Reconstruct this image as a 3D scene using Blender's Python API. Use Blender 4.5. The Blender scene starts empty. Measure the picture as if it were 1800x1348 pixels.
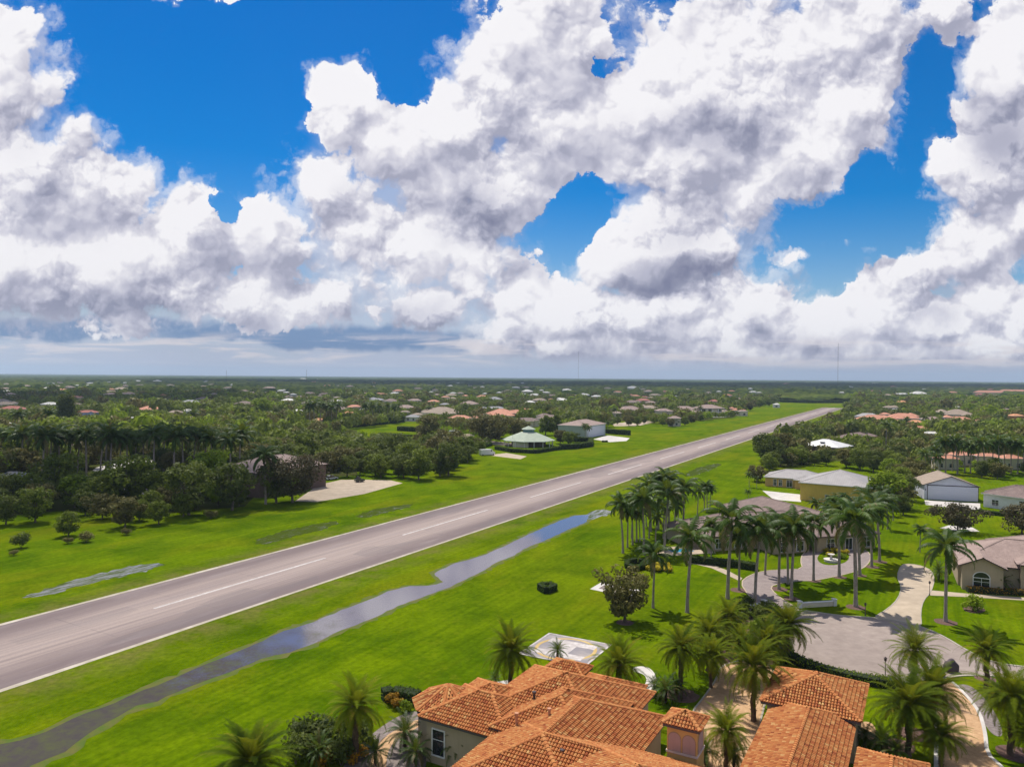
import bpy, bmesh, math, random
import numpy as np
from mathutils import Vector
C = bpy.context.scene.collection
RD = random.Random(7)

# ---------------------------------------------------------------- camera
F_PX, CAM_H = 1300.0, 35.5            # focal length for an 1800 px wide picture
ROLL = math.atan(0.00806)
PITCH = math.atan((674 - 662.25) / F_PX)
_F = Vector((0, math.cos(PITCH), -math.sin(PITCH)))
_R0 = Vector((1, 0, 0)); _U0 = _R0.cross(_F)
_R = _R0 * math.cos(ROLL) + _U0 * math.sin(ROLL)
_U = _U0 * math.cos(ROLL) - _R0 * math.sin(ROLL)

def at(x, y, z=0.0):
    """ground (or height z) point seen at pixel x, y of the 1800 x 1348 photograph"""
    d = _F + _R * ((x - 900) / F_PX) + _U * ((674 - y) / F_PX)
    t = (z - CAM_H) / d.z
    return Vector((d.x * t, d.y * t, z))

def px(p):
    v = Vector(p) - Vector((0, 0, CAM_H)); dz = v.dot(_F)
    return 900 + F_PX * v.dot(_R) / dz, 674 - F_PX * v.dot(_U) / dz

cam_d = bpy.data.cameras.new('camera'); cam = bpy.data.objects.new('camera', cam_d); C.objects.link(cam)
cam_d.sensor_width = 36; cam_d.lens = 36 * F_PX / 1800; cam_d.clip_start = 0.5; cam_d.clip_end = 60000
from mathutils import Matrix
_m = Matrix((( _R.x, _U.x, -_F.x, 0), (_R.y, _U.y, -_F.y, 0), (_R.z, _U.z, -_F.z, CAM_H), (0, 0, 0, 1)))
cam.matrix_world = _m
bpy.context.scene.camera = cam

TH = math.radians(29.3)                # the runway's heading
AX = Vector((math.sin(TH), math.cos(TH), 0)); BX = Vector((math.cos(TH), -math.sin(TH), 0))
def ab(a, b, z=0.0):
    return AX * a + BX * b + Vector((0, 0, z))
def to_ab(p):
    return p.dot(AX), p.dot(BX)

# ---------------------------------------------------------------- scene objects
def tag(o, label=None, cat=None, group=None, kind=None):
    if label: o['label'] = label
    if cat: o['category'] = cat
    if group: o['group'] = group
    if kind: o['kind'] = kind
    return o

def empty(name, loc=(0, 0, 0), rz=0.0):
    o = bpy.data.objects.new(name, None); C.objects.link(o)
    o.empty_display_size = 0.5
    o.location = loc; o.rotation_euler = (0, 0, rz)
    return o

class MB:
    """collects vertices and faces, built as ONE mesh object"""
    def __init__(s):
        s.v = []; s.f = []; s.m = []; s.uv = []; s.col = []
    def face(s, pts, mi=0, uv=None, col=None):
        n = len(s.v); s.v.extend([tuple(p) for p in pts])
        s.f.append(tuple(range(n, n + len(pts)))); s.m.append(mi)
        s.uv.append(uv); s.col.append(col)
    def box(s, x0, x1, y0, y1, z0, z1, mi=0, M=None, faces='xXyYzZ'):
        P = [(x, y, z) for z in (z0, z1) for y in (y0, y1) for x in (x0, x1)]
        if M is not None: P = [tuple(M(*p)) for p in P]
        F = dict(z=(0, 2, 3, 1), Z=(4, 5, 7, 6), y=(0, 1, 5, 4), Y=(2, 6, 7, 3), x=(0, 4, 6, 2), X=(1, 3, 7, 5))
        for k in faces: s.face([P[i] for i in F[k]], mi)
    def prism(s, poly, z0, z1, mi=0, bottom=False):
        """upright prism over a counter-clockwise list of (x, y)"""
        n = len(poly)
        ar = sum(poly[i][0] * poly[(i + 1) % n][1] - poly[(i + 1) % n][0] * poly[i][1] for i in range(n))
        if ar < 0: poly = poly[::-1]
        s.face([(p[0], p[1], z1) for p in poly], mi)
        if z1 - z0 > 1e-6:
            for i in range(n):
                p, q = poly[i], poly[(i + 1) % n]
                s.face([(p[0], p[1], z0), (q[0], q[1], z0), (q[0], q[1], z1), (p[0], p[1], z1)], mi)
            if bottom: s.face([(p[0], p[1], z0) for p in poly[::-1]], mi)
    def tube(s, pts, rads, n=8, mi=0, cap=True):
        """tapered tube through points, one shared ring per point"""
        base = len(s.v); rings = []
        for i, p in enumerate(pts):
            p = Vector(p)
            d = (Vector(pts[min(i + 1, len(pts) - 1)]) - Vector(pts[max(i - 1, 0)])).normalized()
            u = d.cross(Vector((0.31, 0.95, 0.05))); u = u.normalized() if u.length > 1e-4 else Vector((1, 0, 0))
            w = d.cross(u)
            rings.append(len(s.v))
            for k in range(n):
                t = 2 * math.pi * k / n
                s.v.append(tuple(p + (u * math.cos(t) + w * math.sin(t)) * rads[i]))
        for i in range(len(pts) - 1):
            for k in range(n):
                a, b = rings[i] + k, rings[i] + (k + 1) % n
                c, d2 = rings[i + 1] + (k + 1) % n, rings[i + 1] + k
                s.f.append((a, b, c, d2)); s.m.append(mi); s.uv.append(None); s.col.append(None)
        if cap:
            s.f.append(tuple(rings[-1] + k for k in range(n))); s.m.append(mi); s.uv.append(None); s.col.append(None)
    def add(s, o, fn):
        n = len(s.v); s.v.extend([tuple(fn(Vector(p))) for p in o.v])
        s.f.extend([tuple(i + n for i in f) for f in o.f]); s.m.extend(o.m); s.uv.extend(o.uv); s.col.extend(o.col)
    def mesh(s, name, mats, smooth=False):
        me = bpy.data.meshes.new(name)
        me.from_pydata(s.v, [], s.f); me.update()
        if not isinstance(mats, (list, tuple)): mats = [mats]
        for m in mats: me.materials.append(m)
        me.polygons.foreach_set('material_index', s.m)
        if any(u is not None for u in s.uv):
            L = me.uv_layers.new(name='UVMap'); dat = []
            for f, u in zip(s.f, s.uv):
                for k in range(len(f)): dat.extend(u[k] if u is not None else (0.0, 0.0))
            L.data.foreach_set('uv', dat)
        if any(c is not None for c in s.col):
            A = me.attributes.new('tone', 'FLOAT', 'FACE')
            A.data.foreach_set('value', [c if c is not None else 0.5 for c in s.col])
        if smooth: me.polygons.foreach_set('use_smooth', [True] * len(me.polygons))
        return me
    def build(s, name, mats, parent=None, smooth=False, loc=None):
        o = bpy.data.objects.new(name, s.mesh(name, mats, smooth)); C.objects.link(o)
        if parent is not None: o.parent = parent
        if loc is not None: o.location = loc
        return o

def link(name, me, parent=None):
    o = bpy.data.objects.new(name, me); C.objects.link(o)
    if parent is not None: o.parent = parent
    return o

def copy_tree(o, parent=None):
    c = o.copy(); C.objects.link(c); c.parent = parent
    for ch in list(o.children): copy_tree(ch, c)
    return c

# ---------------------------------------------------------------- node helpers
class NT:
    def __init__(s, nt): s.t = nt; s.n = nt.nodes; s.l = nt.links
    def new(s, typ, **kw):
        n = s.n.new(typ)
        for k, v in kw.items(): setattr(n, k, v)
        return n
    def put(s, sock, v):
        if hasattr(v, 'is_output') or isinstance(v, bpy.types.NodeSocket): s.l.new(v, sock)
        else: sock.default_value = v
    def math(s, op, a, b=None, c=None, clamp=False):
        n = s.n.new('ShaderNodeMath'); n.operation = op; n.use_clamp = clamp
        s.put(n.inputs[0], a)
        if b is not None: s.put(n.inputs[1], b)
        if c is not None: s.put(n.inputs[2], c)
        return n.outputs[0]
    def vec(s, op, a, b=None, scale=None):
        n = s.n.new('ShaderNodeVectorMath'); n.operation = op
        s.put(n.inputs[0], a)
        if b is not None: s.put(n.inputs[1], b)
        if scale is not None: s.put(n.inputs['Scale'], scale)
        return n.outputs['Value' if op in ('LENGTH', 'DOT_PRODUCT', 'DISTANCE') else 'Vector']
    def mix(s, f, a, b, blend='MIX'):
        n = s.n.new('ShaderNodeMix'); n.data_type = 'RGBA'; n.blend_type = blend; n.clamp_factor = True
        s.put(n.inputs['Factor'], f)
        for k, v in (('A', a), ('B', b)):
            sk = [i for i in n.inputs if i.name == k and i.type == 'RGBA'][0]
            if isinstance(v, tuple) and len(v) == 3: v = v + (1,)
            s.put(sk, v)
        return [o for o in n.outputs if o.type == 'RGBA'][0]
    def noise(s, vec, scale, detail=4, rough=0.5, dist=0.0, lac=2.0, w=None):
        n = s.n.new('ShaderNodeTexNoise'); s.put(n.inputs['Vector'], vec)
        n.inputs['Scale'].default_value = scale; n.inputs['Detail'].default_value = detail
        n.inputs['Roughness'].default_value = rough; n.inputs['Distortion'].default_value = dist
        n.inputs['Lacunarity'].default_value = lac
        return n.outputs['Fac']
    def noise2(s, vec, scale, detail=4, rough=0.5, dist=0.0):
        f = s.noise(vec, scale, detail, rough, dist); f.node.noise_dimensions = '2D'
        return f
    def rng(s, v, a, b, c=0.0, d=1.0, smooth=False):
        n = s.n.new('ShaderNodeMapRange')
        if smooth: n.interpolation_type = 'SMOOTHSTEP'
        s.put(n.inputs[0], v)
        for i, k in zip((1, 2, 3, 4), (a, b, c, d)): s.put(n.inputs[i], k)
        return n.outputs[0]
    def mapping(s, vec, loc=(0, 0, 0), rot=0.0, scale=(1, 1, 1), kind='POINT'):
        n = s.n.new('ShaderNodeMapping'); n.vector_type = kind; s.put(n.inputs['Vector'], vec)
        n.inputs['Location'].default_value = loc; n.inputs['Rotation'].default_value = (0, 0, rot)
        n.inputs['Scale'].default_value = scale
        return n.outputs[0]

MATS = {}
def material(name, fn=None, col=(0.5, 0.5, 0.5), rough=0.8, spec=0.3, metal=0.0):
    """fn(N, bsdf) wires the nodes; plain colours get a faint grain of their own"""
    if name in MATS: return MATS[name]
    m = bpy.data.materials.new(name); m.use_nodes = True
    N = NT(m.node_tree); b = m.node_tree.nodes['Principled BSDF']
    b.inputs['Roughness'].default_value = rough; b.inputs['Specular IOR Level'].default_value = spec
    b.inputs['Metallic'].default_value = metal
    if fn: fn(N, b)
    else:
        tc = N.new('ShaderNodeTexCoord').outputs['Object']
        f = N.noise(tc, 2.5, 5, 0.65)
        N.put(b.inputs['Base Color'], N.mix(f, tuple(c * 0.86 for c in col), tuple(min(1, c * 1.12) for c in col)))
    MATS[name] = m
    return m
# ---------------------------------------------------------------- light: sun, sky, clouds
SUN_EL, SUN_AZ = math.radians(61), math.radians(-22)      # azimuth from +Y, towards -X (ahead and left)
sd = Vector((math.sin(SUN_AZ) * math.cos(SUN_EL), math.cos(SUN_AZ) * math.cos(SUN_EL), math.sin(SUN_EL)))
sun_d = bpy.data.lights.new('sun', 'SUN'); sun_d.energy = 5.0; sun_d.angle = math.radians(0.53); sun_d.color = (1.0, 0.95, 0.86)
sun = bpy.data.objects.new('sun', sun_d); C.objects.link(sun)
sun.rotation_euler = (-sd).to_track_quat('-Z', 'Y').to_euler(); sun.location = sd * 400

world = bpy.data.worlds.new('World'); bpy.context.scene.world = world; world.use_nodes = True
N = NT(world.node_tree); world.node_tree.nodes.clear()
out = N.new('ShaderNodeOutputWorld'); bg = N.new('ShaderNodeBackground')
N.l.new(bg.outputs[0], out.inputs[0])
sky = N.new('ShaderNodeTexSky', sky_type='NISHITA'); sky.sun_disc = False
sky.sun_elevation = SUN_EL; sky.sun_rotation = SUN_AZ; sky.air_density = 1.0; sky.dust_density = 0.6; sky.ozone_density = 2.0; sky.altitude = 30
hs = N.new('ShaderNodeHueSaturation'); hs.inputs['Saturation'].default_value = 1.80; hs.inputs['Value'].default_value = 0.096
hs.inputs['Hue'].default_value = 0.508
N.l.new(sky.outputs[0], hs.inputs['Color'])
tc = N.new('ShaderNodeTexCoord').outputs['Generated']
sep = N.new('ShaderNodeSeparateXYZ'); N.l.new(tc, sep.inputs[0])
ay = N.math('MAXIMUM', N.math('ABSOLUTE', sep.outputs[1]), 0.06)
cu = N.math('MULTIPLY', N.math('DIVIDE', sep.outputs[0], ay), 13.0)
cv = N.math('MULTIPLY', N.math('DIVIDE', sep.outputs[2], ay), 13.0)
cb = N.new('ShaderNodeCombineXYZ'); N.put(cb.inputs[0], cu); N.put(cb.inputs[1], cv)
P = cb.outputs[0]
# domain warp, so that no cloud keeps a round outline
def warp(P, scale, amp, det=4):
    n = N.new('ShaderNodeTexNoise', noise_dimensions='2D'); N.put(n.inputs['Vector'], P); n.inputs['Scale'].default_value = scale
    n.inputs['Detail'].default_value = det; n.inputs['Roughness'].default_value = 0.6
    d = N.vec('SUBTRACT', n.outputs['Color'], (0.5, 0.5, 0.5))
    return N.vec('ADD', P, N.vec('SCALE', d, scale=amp))
PW = warp(warp(P, 0.9, 0.75, 5), 2.6, 0.34, 4)
def field(P, blobs, soft=1.0):
    acc = None
    for i, (x, y, rx, ry, rot, w) in enumerate(blobs):
        if i % 3 == 2:                     # keeps the node evaluation in order (few live values at a time)
            vm = N.new('ShaderNodeVectorMath', operation='MULTIPLY_ADD'); N.put(vm.inputs[0], acc)
            vm.inputs[1].default_value = (0, 0, 0); N.put(vm.inputs[2], P); P = vm.outputs[0]
        m = N.mapping(P, ((x - 900) / 100, (655 + .00806 * x - y) / 100, 0), math.radians(rot), (rx / 100, ry / 100, 1), 'TEXTURE')
        v = N.math('MULTIPLY_ADD', N.vec('LENGTH', m), -w, w)
        acc = v if acc is None else N.math('MAXIMUM', acc, v)
    return acc
COVER = [
 (-30,170,150,190,0,1),(40,330,190,150,0,1),(190,325,105,75,-20,1),(20,470,300,125,0,1),(230,470,230,125,0,1),(330,410,115,95,0,1),
 (470,420,85,100,0,1),(430,520,110,62,0,.7),(545,530,95,52,0,.9),(350,535,120,50,0,.6),(250,515,150,60,0,.9),
 (605,185,82,78,30,1),(565,330,75,70,0,1),(640,410,140,140,0,.62),(705,270,95,120,0,1),(780,430,150,120,0,.62),(790,230,110,110,0,1),
 (850,330,130,110,0,.9),(870,150,90,115,20,1),(960,90,150,150,0,1),(960,230,150,110,0,1),(1110,210,180,120,0,1),(1300,150,260,190,0,1.1),(1500,70,170,130,25,1),
 (1210,270,190,110,0,1),(1400,270,150,110,10,1),(1190,420,160,125,25,1),(1110,480,130,85,0,1),(1300,340,120,80,30,.9),
 (890,530,75,80,0,.6),(1000,545,170,75,0,1),(1150,560,200,70,0,1),(1310,545,115,90,0,1),(1260,590,300,60,0,.9),(1460,585,150,65,0,1),
 (1560,540,110,85,20,1),(1610,475,95,75,20,1),(1710,430,120,85,20,1),(1790,380,110,70,0,1),(1650,575,180,75,0,1),(1730,540,95,95,0,1),(1800,560,90,80,0,.9),
 (1810,120,160,165,0,1),(1770,250,150,125,0,1),(1750,310,120,70,0,.9),(1650,20,70,30,30,.5),
 (1570,70,120,80,25,1),(1630,15,80,45,20,1),(1480,190,110,120,0,1),(1000,600,190,42,0,.9),(1260,612,330,42,0,.9),(1560,612,300,46,0,.9),(1760,600,130,55,0,.9),(900,578,80,40,0,.8),
 (650,553,26,14,0,1),(755,545,75,50,0,1),(815,500,60,38,0,.7),(720,490,120,60,0,.42),
 (1515,423,55,20,0,.6),(1385,455,38,15,0,.6),(350,-5,75,14,0,.8),(1425,225,80,70,0,.7),
]
HOLES = [(1040,122,44,28,0,.75),(1008,375,60,80,-8,1.4),(395,372,28,40,20,1),(1540,350,60,110,35,1.0),(1500,390,150,60,-10,1.0),(1620,120,45,150,18,1),(680,360,28,18,0,.6),(700,140,50,60,0,.8),(520,180,30,60,0,.6)]
cover = field(PW, COVER)
hole = N.math('MAXIMUM', field(PW, HOLES), 0.0)
cover = N.math('SUBTRACT', cover, N.math('MULTIPLY', hole, 1.1))
DARK = [(1190,485,150,62,10,1.5),(1260,235,150,75,0,1.0),(1200,400,110,70,20,.5),(835,375,110,80,10,1.0),(1765,240,110,110,0,1.0),(70,340,80,50,0,.4),(390,480,70,45,0,.5),(620,345,60,60,0,.35),
 (40,260,80,80,0,.25),(100,400,150,60,0,.3),(220,535,260,30,0,.6),(1080,240,90,60,0,.5),(1420,320,90,40,0,.5),(730,560,200,50,0,.5),(1500,600,260,30,0,.6),(1330,570,50,40,0,.5),(500,500,60,30,0,.4),(1640,560,90,40,0,.6)]
dark = N.math('MAXIMUM', field(PW, DARK), 0.0, clamp=True)
# low, even veil of rain and stratus between the towers
VEIL = [(700,440,210,210,0,1.5),(575,330,70,120,0,.7),(300,600,900,70,0,1.2),(1200,600,900,70,0,1.0),(760,560,420,110,0,1.2)]
veil = N.rng(field(warp(P, 0.6, 1.2, 3), VEIL), 0.0, 0.7, 0, 1, True)
BAND = [(120,576,330,26,0,1.8),(560,592,420,24,0,1.6),(860,604,170,26,0,1.0)]
band = N.rng(field(warp(warp(P, 0.5, 0.5, 4), 2.0, .16, 4), BAND), 0.0, 0.75, 0, 1, True)

# cloud body: domes upon domes (large towers, puffs, florets); each is lit by comparing its height
# with the height a little way towards the sun
PN = warp(P, 1.3, 0.34, 3)
PF = warp(PN, 5.0, 0.07, 3)
LX, LY = -0.40, 0.92
def toward(P, d): return N.vec('ADD', P, (LX * d, LY * d, 0))
def domes(P, scale, detail, rough, smooth=0.22):
    v1 = N.new('ShaderNodeTexVoronoi', feature='SMOOTH_F1', voronoi_dimensions='2D'); N.put(v1.inputs['Vector'], P); v1.inputs['Scale'].default_value = scale
    v1.inputs['Detail'].default_value = detail; v1.inputs['Roughness'].default_value = rough; v1.inputs['Lacunarity'].default_value = 2.25
    v1.inputs['Smoothness'].default_value = smooth; v1.inputs['Randomness'].default_value = 1.0; v1.normalize = False
    return v1.outputs['Distance']
H0 = domes(PF, 1.15, 4.0, 0.50)
wis = N.noise2(PN, 1.4, 10, 0.62)
coverL = field(toward(PW, 0.42), COVER)
body = N.math('ADD', N.math('MULTIPLY', H0, -0.62), N.math('MULTIPLY', wis, 0.75))
dens = N.math('ADD', N.math('MULTIPLY', cover, 1.6), N.math('ADD', body, 0.10))
soft = N.rng(N.noise2(P, 0.55, 2, 0.5), 0.38, 0.66, 0.0, 1.0)
alpha = N.rng(dens, 0.0, N.math('MULTIPLY_ADD', soft, 0.55, 0.10), 0, 1, True)
fringe = N.math('MULTIPLY', N.rng(N.math('ADD', dens, N.math('MULTIPLY', N.math('SUBTRACT', N.noise2(PF, 2.6, 8, 0.68), 0.5), 0.9)), -0.26, 0.22, 0, 1, True), N.rng(soft, 0.1, 0.9, 0.18, 0.55))
alpha = N.math('MAXIMUM', alpha, fringe)
f1 = N.math('SUBTRACT', domes(toward(PF, 0.07), 1.15, 4.0, 0.50), H0)
f2 = N.math('SUBTRACT', domes(toward(PF, 0.24), 1.15, 2.0, 0.50), domes(PF, 1.15, 2.0, 0.50))
f3 = N.math('SUBTRACT', cover, coverL)
f4 = N.math('SUBTRACT', wis, N.noise2(toward(PN, 0.10), 1.4, 10, 0.62))
big = N.math('SUBTRACT', N.noise2(PN, 0.42, 3, 0.5), N.noise2(toward(PN, 0.6), 0.42, 3, 0.5))
# crisp modelling where the cloud is deep and clear, blurred away inside the soft grey parts
clear = N.rng(N.noise2(toward(P, .3), 0.6, 3, 0.5), 0.36, 0.62, 0.25, 1.0)
shade = N.math('ADD', N.math('MULTIPLY', N.math('ADD', N.math('MULTIPLY', f1, 0.52), N.math('MULTIPLY', f4, 0.55)), clear), N.math('ADD', N.math('MULTIPLY', f2, 0.34), N.math('ADD', N.math('MULTIPLY', f3, 0.60), N.math('MULTIPLY', big, 0.75))))
shade = N.math('MAXIMUM', N.math('MINIMUM', shade, 0.16), -0.34)
rim = N.rng(dens, 0.05, 0.45, 0.06, 0.0, True)
dk = N.math('MULTIPLY', N.rng(dark, 0.0, 0.95, 0, 1, True), N.rng(N.noise2(PN, 0.9, 4, 0.5), 0.3, 0.65, 0.8, 1.15))
lum = N.math('ADD', N.math('ADD', 0.87, shade), rim)
lum = N.math('SUBTRACT', lum, N.math('MULTIPLY', dk, 0.36))
lum = N.rng(lum, 0.18, 1.04, 0.0, 1.0)
ramp = N.new('ShaderNodeValToRGB'); N.put(ramp.inputs[0], lum)
e = ramp.color_ramp.elements; e[0].position = 0.0; e[0].color = (.20, .21, .32, 1); e[1].position = 1.0; e[1].color = (.94, .925, .95, 1)
for p_, c_ in ((.3, (.30, .31, .42, 1)), (.55, (.48, .48, .59, 1)), (.78, (.69, .68, .76, 1)), (.9, (.84, .825, .87, 1))):
    q = e.new(p_); q.color = c_
# sky gradient of the place: deep above, pale and greyish towards the horizon
el = N.rng(cv, 0.0, 2.2, 1.0, 0.0, True)
low = N.math('POWER', N.rng(cv, 0.0, 3.4, 1.0, 0.0), 2.3)
base = N.mix(N.math('MULTIPLY', low, 0.85), hs.outputs[0], (.34, .46, .72))
base = N.mix(N.math('MULTIPLY', veil, 0.72), base, (.50, .55, .70))
base = N.mix(N.math('MULTIPLY', band, 0.85), base, (.13, .24, .45))
lowfade = N.rng(cv, 0.10, 0.42, 0.25, 1.0, True)
col = N.mix(N.math('MULTIPLY', alpha, lowfade), base, ramp.outputs[0])
# the far half of the low cloud deck fades into the air
col = N.mix(N.rng(cv, 0.0, 0.55, 0.75, 0.0, True), col, (.58, .59, .71))
strk = N.noise2(N.mapping(P, scale=(.45, 5.0, 1)), 1.0, 7, 0.6, 0.3)
streak = N.math('MULTIPLY', N.rng(strk, 0.46, 0.66, 0, 1, True), N.math('MULTIPLY', N.rng(cv, 0.12, 0.3, 0, 1, True), N.rng(cv, 0.55, 0.8, 1, 0, True)))
col = N.mix(N.math('MULTIPLY', streak, 0.8), col, (.80, .74, .76))
# below the horizon: plain ground glow
col = N.mix(N.rng(sep.outputs[2], -0.03, -0.008, 0, 1), (.12, .14, .12), col)
N.put(bg.inputs['Color'], col); bg.inputs['Strength'].default_value = 1.0
# overhead and behind: scattered fair-weather cloud from one noise
bg2 = N.new('ShaderNodeBackground')
n3 = N.new('ShaderNodeTexNoise'); N.put(n3.inputs['Vector'], tc); n3.inputs['Scale'].default_value = 2.2; n3.inputs['Detail'].default_value = 4
N.put(bg2.inputs['Color'], N.mix(N.rng(n3.outputs['Fac'], .46, .60), hs.outputs[0], (.80, .80, .85)))
ahead = N.math('GREATER_THAN', sep.outputs[1], 0.25)
inwin = N.math('MULTIPLY', ahead, N.math('MULTIPLY', N.math('LESS_THAN', N.math('ABSOLUTE', cu), 13.0), N.math('LESS_THAN', cv, 8.5)))
wm = N.new('ShaderNodeMixShader'); N.put(wm.inputs[0], inwin)
N.l.new(bg2.outputs[0], wm.inputs[1]); N.l.new(bg.outputs[0], wm.inputs[2]); N.l.new(wm.outputs[0], out.inputs[0])
sc = bpy.context.scene
world.cycles.sampling_method = 'MANUAL'; world.cycles.sample_map_resolution = 512
sc.view_settings.view_transform = 'Standard'; sc.view_settings.look = 'None'
sc.view_settings.exposure = 0.0; sc.view_settings.gamma = 1.0; sc.view_settings.use_curve_mapping = False

cy = sc.cycles
cy.max_bounces = 6; cy.diffuse_bounces = 2; cy.glossy_bounces = 3; cy.transmission_bounces = 4; cy.transparent_max_bounces = 8; cy.volume_bounces = 0
# ---------------------------------------------------------------- materials of the ground
def abuv(N):
    """world position turned into runway axes (x = along, y = across)"""
    g = N.new('ShaderNodeNewGeometry').outputs['Position']
    return N.mapping(g, rot=-(math.pi / 2 - TH), kind='POINT'), g

def m_grass(N, b):
    P, g = abuv(N)
    fine = N.noise(g, 1.3, 6, 0.7)
    med = N.noise(g, 0.09, 6, 0.6, 0.4)
    big = N.noise(g, 0.012, 4, 0.55)
    row = N.noise(N.mapping(P, scale=(0.012, 0.30, 1)), 1.0, 4, 0.55)
    row2 = N.noise(N.mapping(P, scale=(0.05, 1.4, 1)), 1.0, 3, 0.5)
    c = N.mix(N.rng(med, 0.36, 0.62), (.050, .102, .0012), (.152, .220, .0015))
    c = N.mix(N.math('MULTIPLY', N.rng(row, 0.38, 0.66), 0.62), c, (.105, .170, .002))
    c = N.mix(N.math('MULTIPLY', N.rng(row2, 0.42, 0.64), 0.36), c, (.035, .080, .002))
    c = N.mix(N.math('MULTIPLY', N.rng(big, 0.46, 0.66), 0.40), c, (.175, .205, .003))
    c = N.mix(N.math('MULTIPLY', N.rng(N.noise(g, 0.35, 5, 0.7), 0.57, 0.75), 0.55), c, (.200, .215, .012))
    wt = N.new('ShaderNodeSeparateXYZ'); N.put(wt.inputs[0], N.mapping(P, scale=(1, 1, 1)))
    wob = N.math('ADD', wt.outputs[1], N.math('MULTIPLY', N.noise(N.mapping(P, scale=(.02, 0, 1)), 1.0, 3, .5), 6.0))
    ln = N.rng(N.math('PINGPONG', wob, 2.6), 0.0, 0.5, 1, 0)
    c = N.mix(N.math('MULTIPLY', ln, N.rng(big, .40, .6, 0, .30)), c, (.045, .095, .0015))
    yl = N.noise(N.mapping(P, scale=(.02, .06, 1), loc=(3, 8, 0)), 1.0, 6, .65)
    c = N.mix(N.math('MULTIPLY', N.rng(yl, .50, .68), .65), c, (.205, .205, .006))
    # trampled, browner strip beside the runway and round the wet ditch
    sp = N.new('ShaderNodeSeparateXYZ'); N.put(sp.inputs[0], P)
    mapb = N.math('MULTIPLY', sp.outputs[1], -1.0)      # b (across)
    d1 = N.math('ABSOLUTE', N.math('ADD', mapb, 88.0)); d2 = N.math('ABSOLUTE', N.math('ADD', mapb, 114.5))
    e = N.rng(N.math('MINIMUM', d1, d2), 0.4, 6.5, 1, 0)
    e = N.math('MULTIPLY', e, N.rng(N.noise(g, 0.22, 6, 0.7), 0.38, 0.62))
    c = N.mix(N.math('MULTIPLY', e, 0.85), c, (.165, .150, .040))
    c = N.mix(N.math('MULTIPLY', N.rng(fine, 0.38, 0.66), 0.8), c, N.mix(0.55, c, (.018, .045, .001)))
    N.put(b.inputs['Base Color'], c); b.inputs['Roughness'].default_value = 1.0; b.inputs['Specular IOR Level'].default_value = 0.0
    bp = N.new('ShaderNodeBump'); bp.inputs['Strength'].default_value = 0.8; bp.inputs['Distance'].default_value = 0.12
    N.put(bp.inputs['Height'], N.noise(g, 5.0, 4, 0.7)); N.put(b.inputs['Normal'], bp.outputs[0])
M_GRASS = material('grass', m_grass)

def m_runway(N, b):
    P, g = abuv(N)
    sp = N.new('ShaderNodeSeparateXYZ'); N.put(sp.inputs[0], P)
    mb = N.math('ABSOLUTE', N.math('SUBTRACT', sp.outputs[1], 101.7))
    wob = N.math('ADD', mb, N.math('MULTIPLY', N.math('SUBTRACT', N.noise(N.mapping(P, scale=(.02, .1, 1)), 1.0, 4, .6), .5), 5.0))
    c = N.mix(N.rng(wob, 2.0, 9.5, 0, 1, True), (.360, .285, .248), (.170, .127, .120))
    st = N.noise(N.mapping(P, scale=(0.02, 1.3, 1)), 1.0, 6, 0.65)
    c = N.mix(N.math('MULTIPLY', N.rng(st, 0.4, 0.68), 0.55), c, (.150, .112, .118))
    st2 = N.noise(N.mapping(P, scale=(0.06, 0.35, 1), loc=(9, 4, 0)), 1.0, 6, 0.65)
    c = N.mix(N.math('MULTIPLY', N.rng(st2, 0.5, 0.72), 0.5), c, (.31, .255, .245))
    c = N.mix(N.math('MULTIPLY', N.rng(N.noise(g, 3.0, 5, 0.75), 0.45, 0.8), 0.35), c, (.12, .10, .105))
    tw = N.math('ABSOLUTE', N.math('SUBTRACT', mb, 2.6))
    tyre = N.math('MULTIPLY', N.rng(tw, 0.0, 1.1, 1, 0, True), N.rng(N.noise(N.mapping(P, scale=(.008, .5, 1)), 1.0, 4, .6), .42, .62))
    c = N.mix(N.math('MULTIPLY', tyre, 0.35), c, (.12, .095, .10))
    pt = N.new('ShaderNodeTexVoronoi', distance='MANHATTAN'); N.put(pt.inputs['Vector'], N.mapping(P, scale=(.05, .16, 1))); pt.inputs['Scale'].default_value = 1.0
    pc = N.new('ShaderNodeSeparateColor'); N.put(pc.inputs[0], pt.outputs['Color'])
    c = N.mix(N.math('MULTIPLY', N.rng(pc.outputs[0], .80, .84), 0.28), c, (.13, .11, .115))
    # crack seal and joints across
    br = N.math('PINGPONG', sp.outputs[0], 7.6)
    jt = N.math('MULTIPLY', N.rng(br, 0.0, 0.12, 1, 0), N.rng(N.noise(g, 0.15, 3, .6), 0.45, 0.6))
    c = N.mix(N.math('MULTIPLY', jt, 0.5), c, (.08, .07, .075))
    N.put(b.inputs['Base Color'], c); b.inputs['Roughness'].default_value = 0.85; b.inputs['Specular IOR Level'].default_value = 0.25
M_RUNWAY = material('worn asphalt', m_runway)

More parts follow.
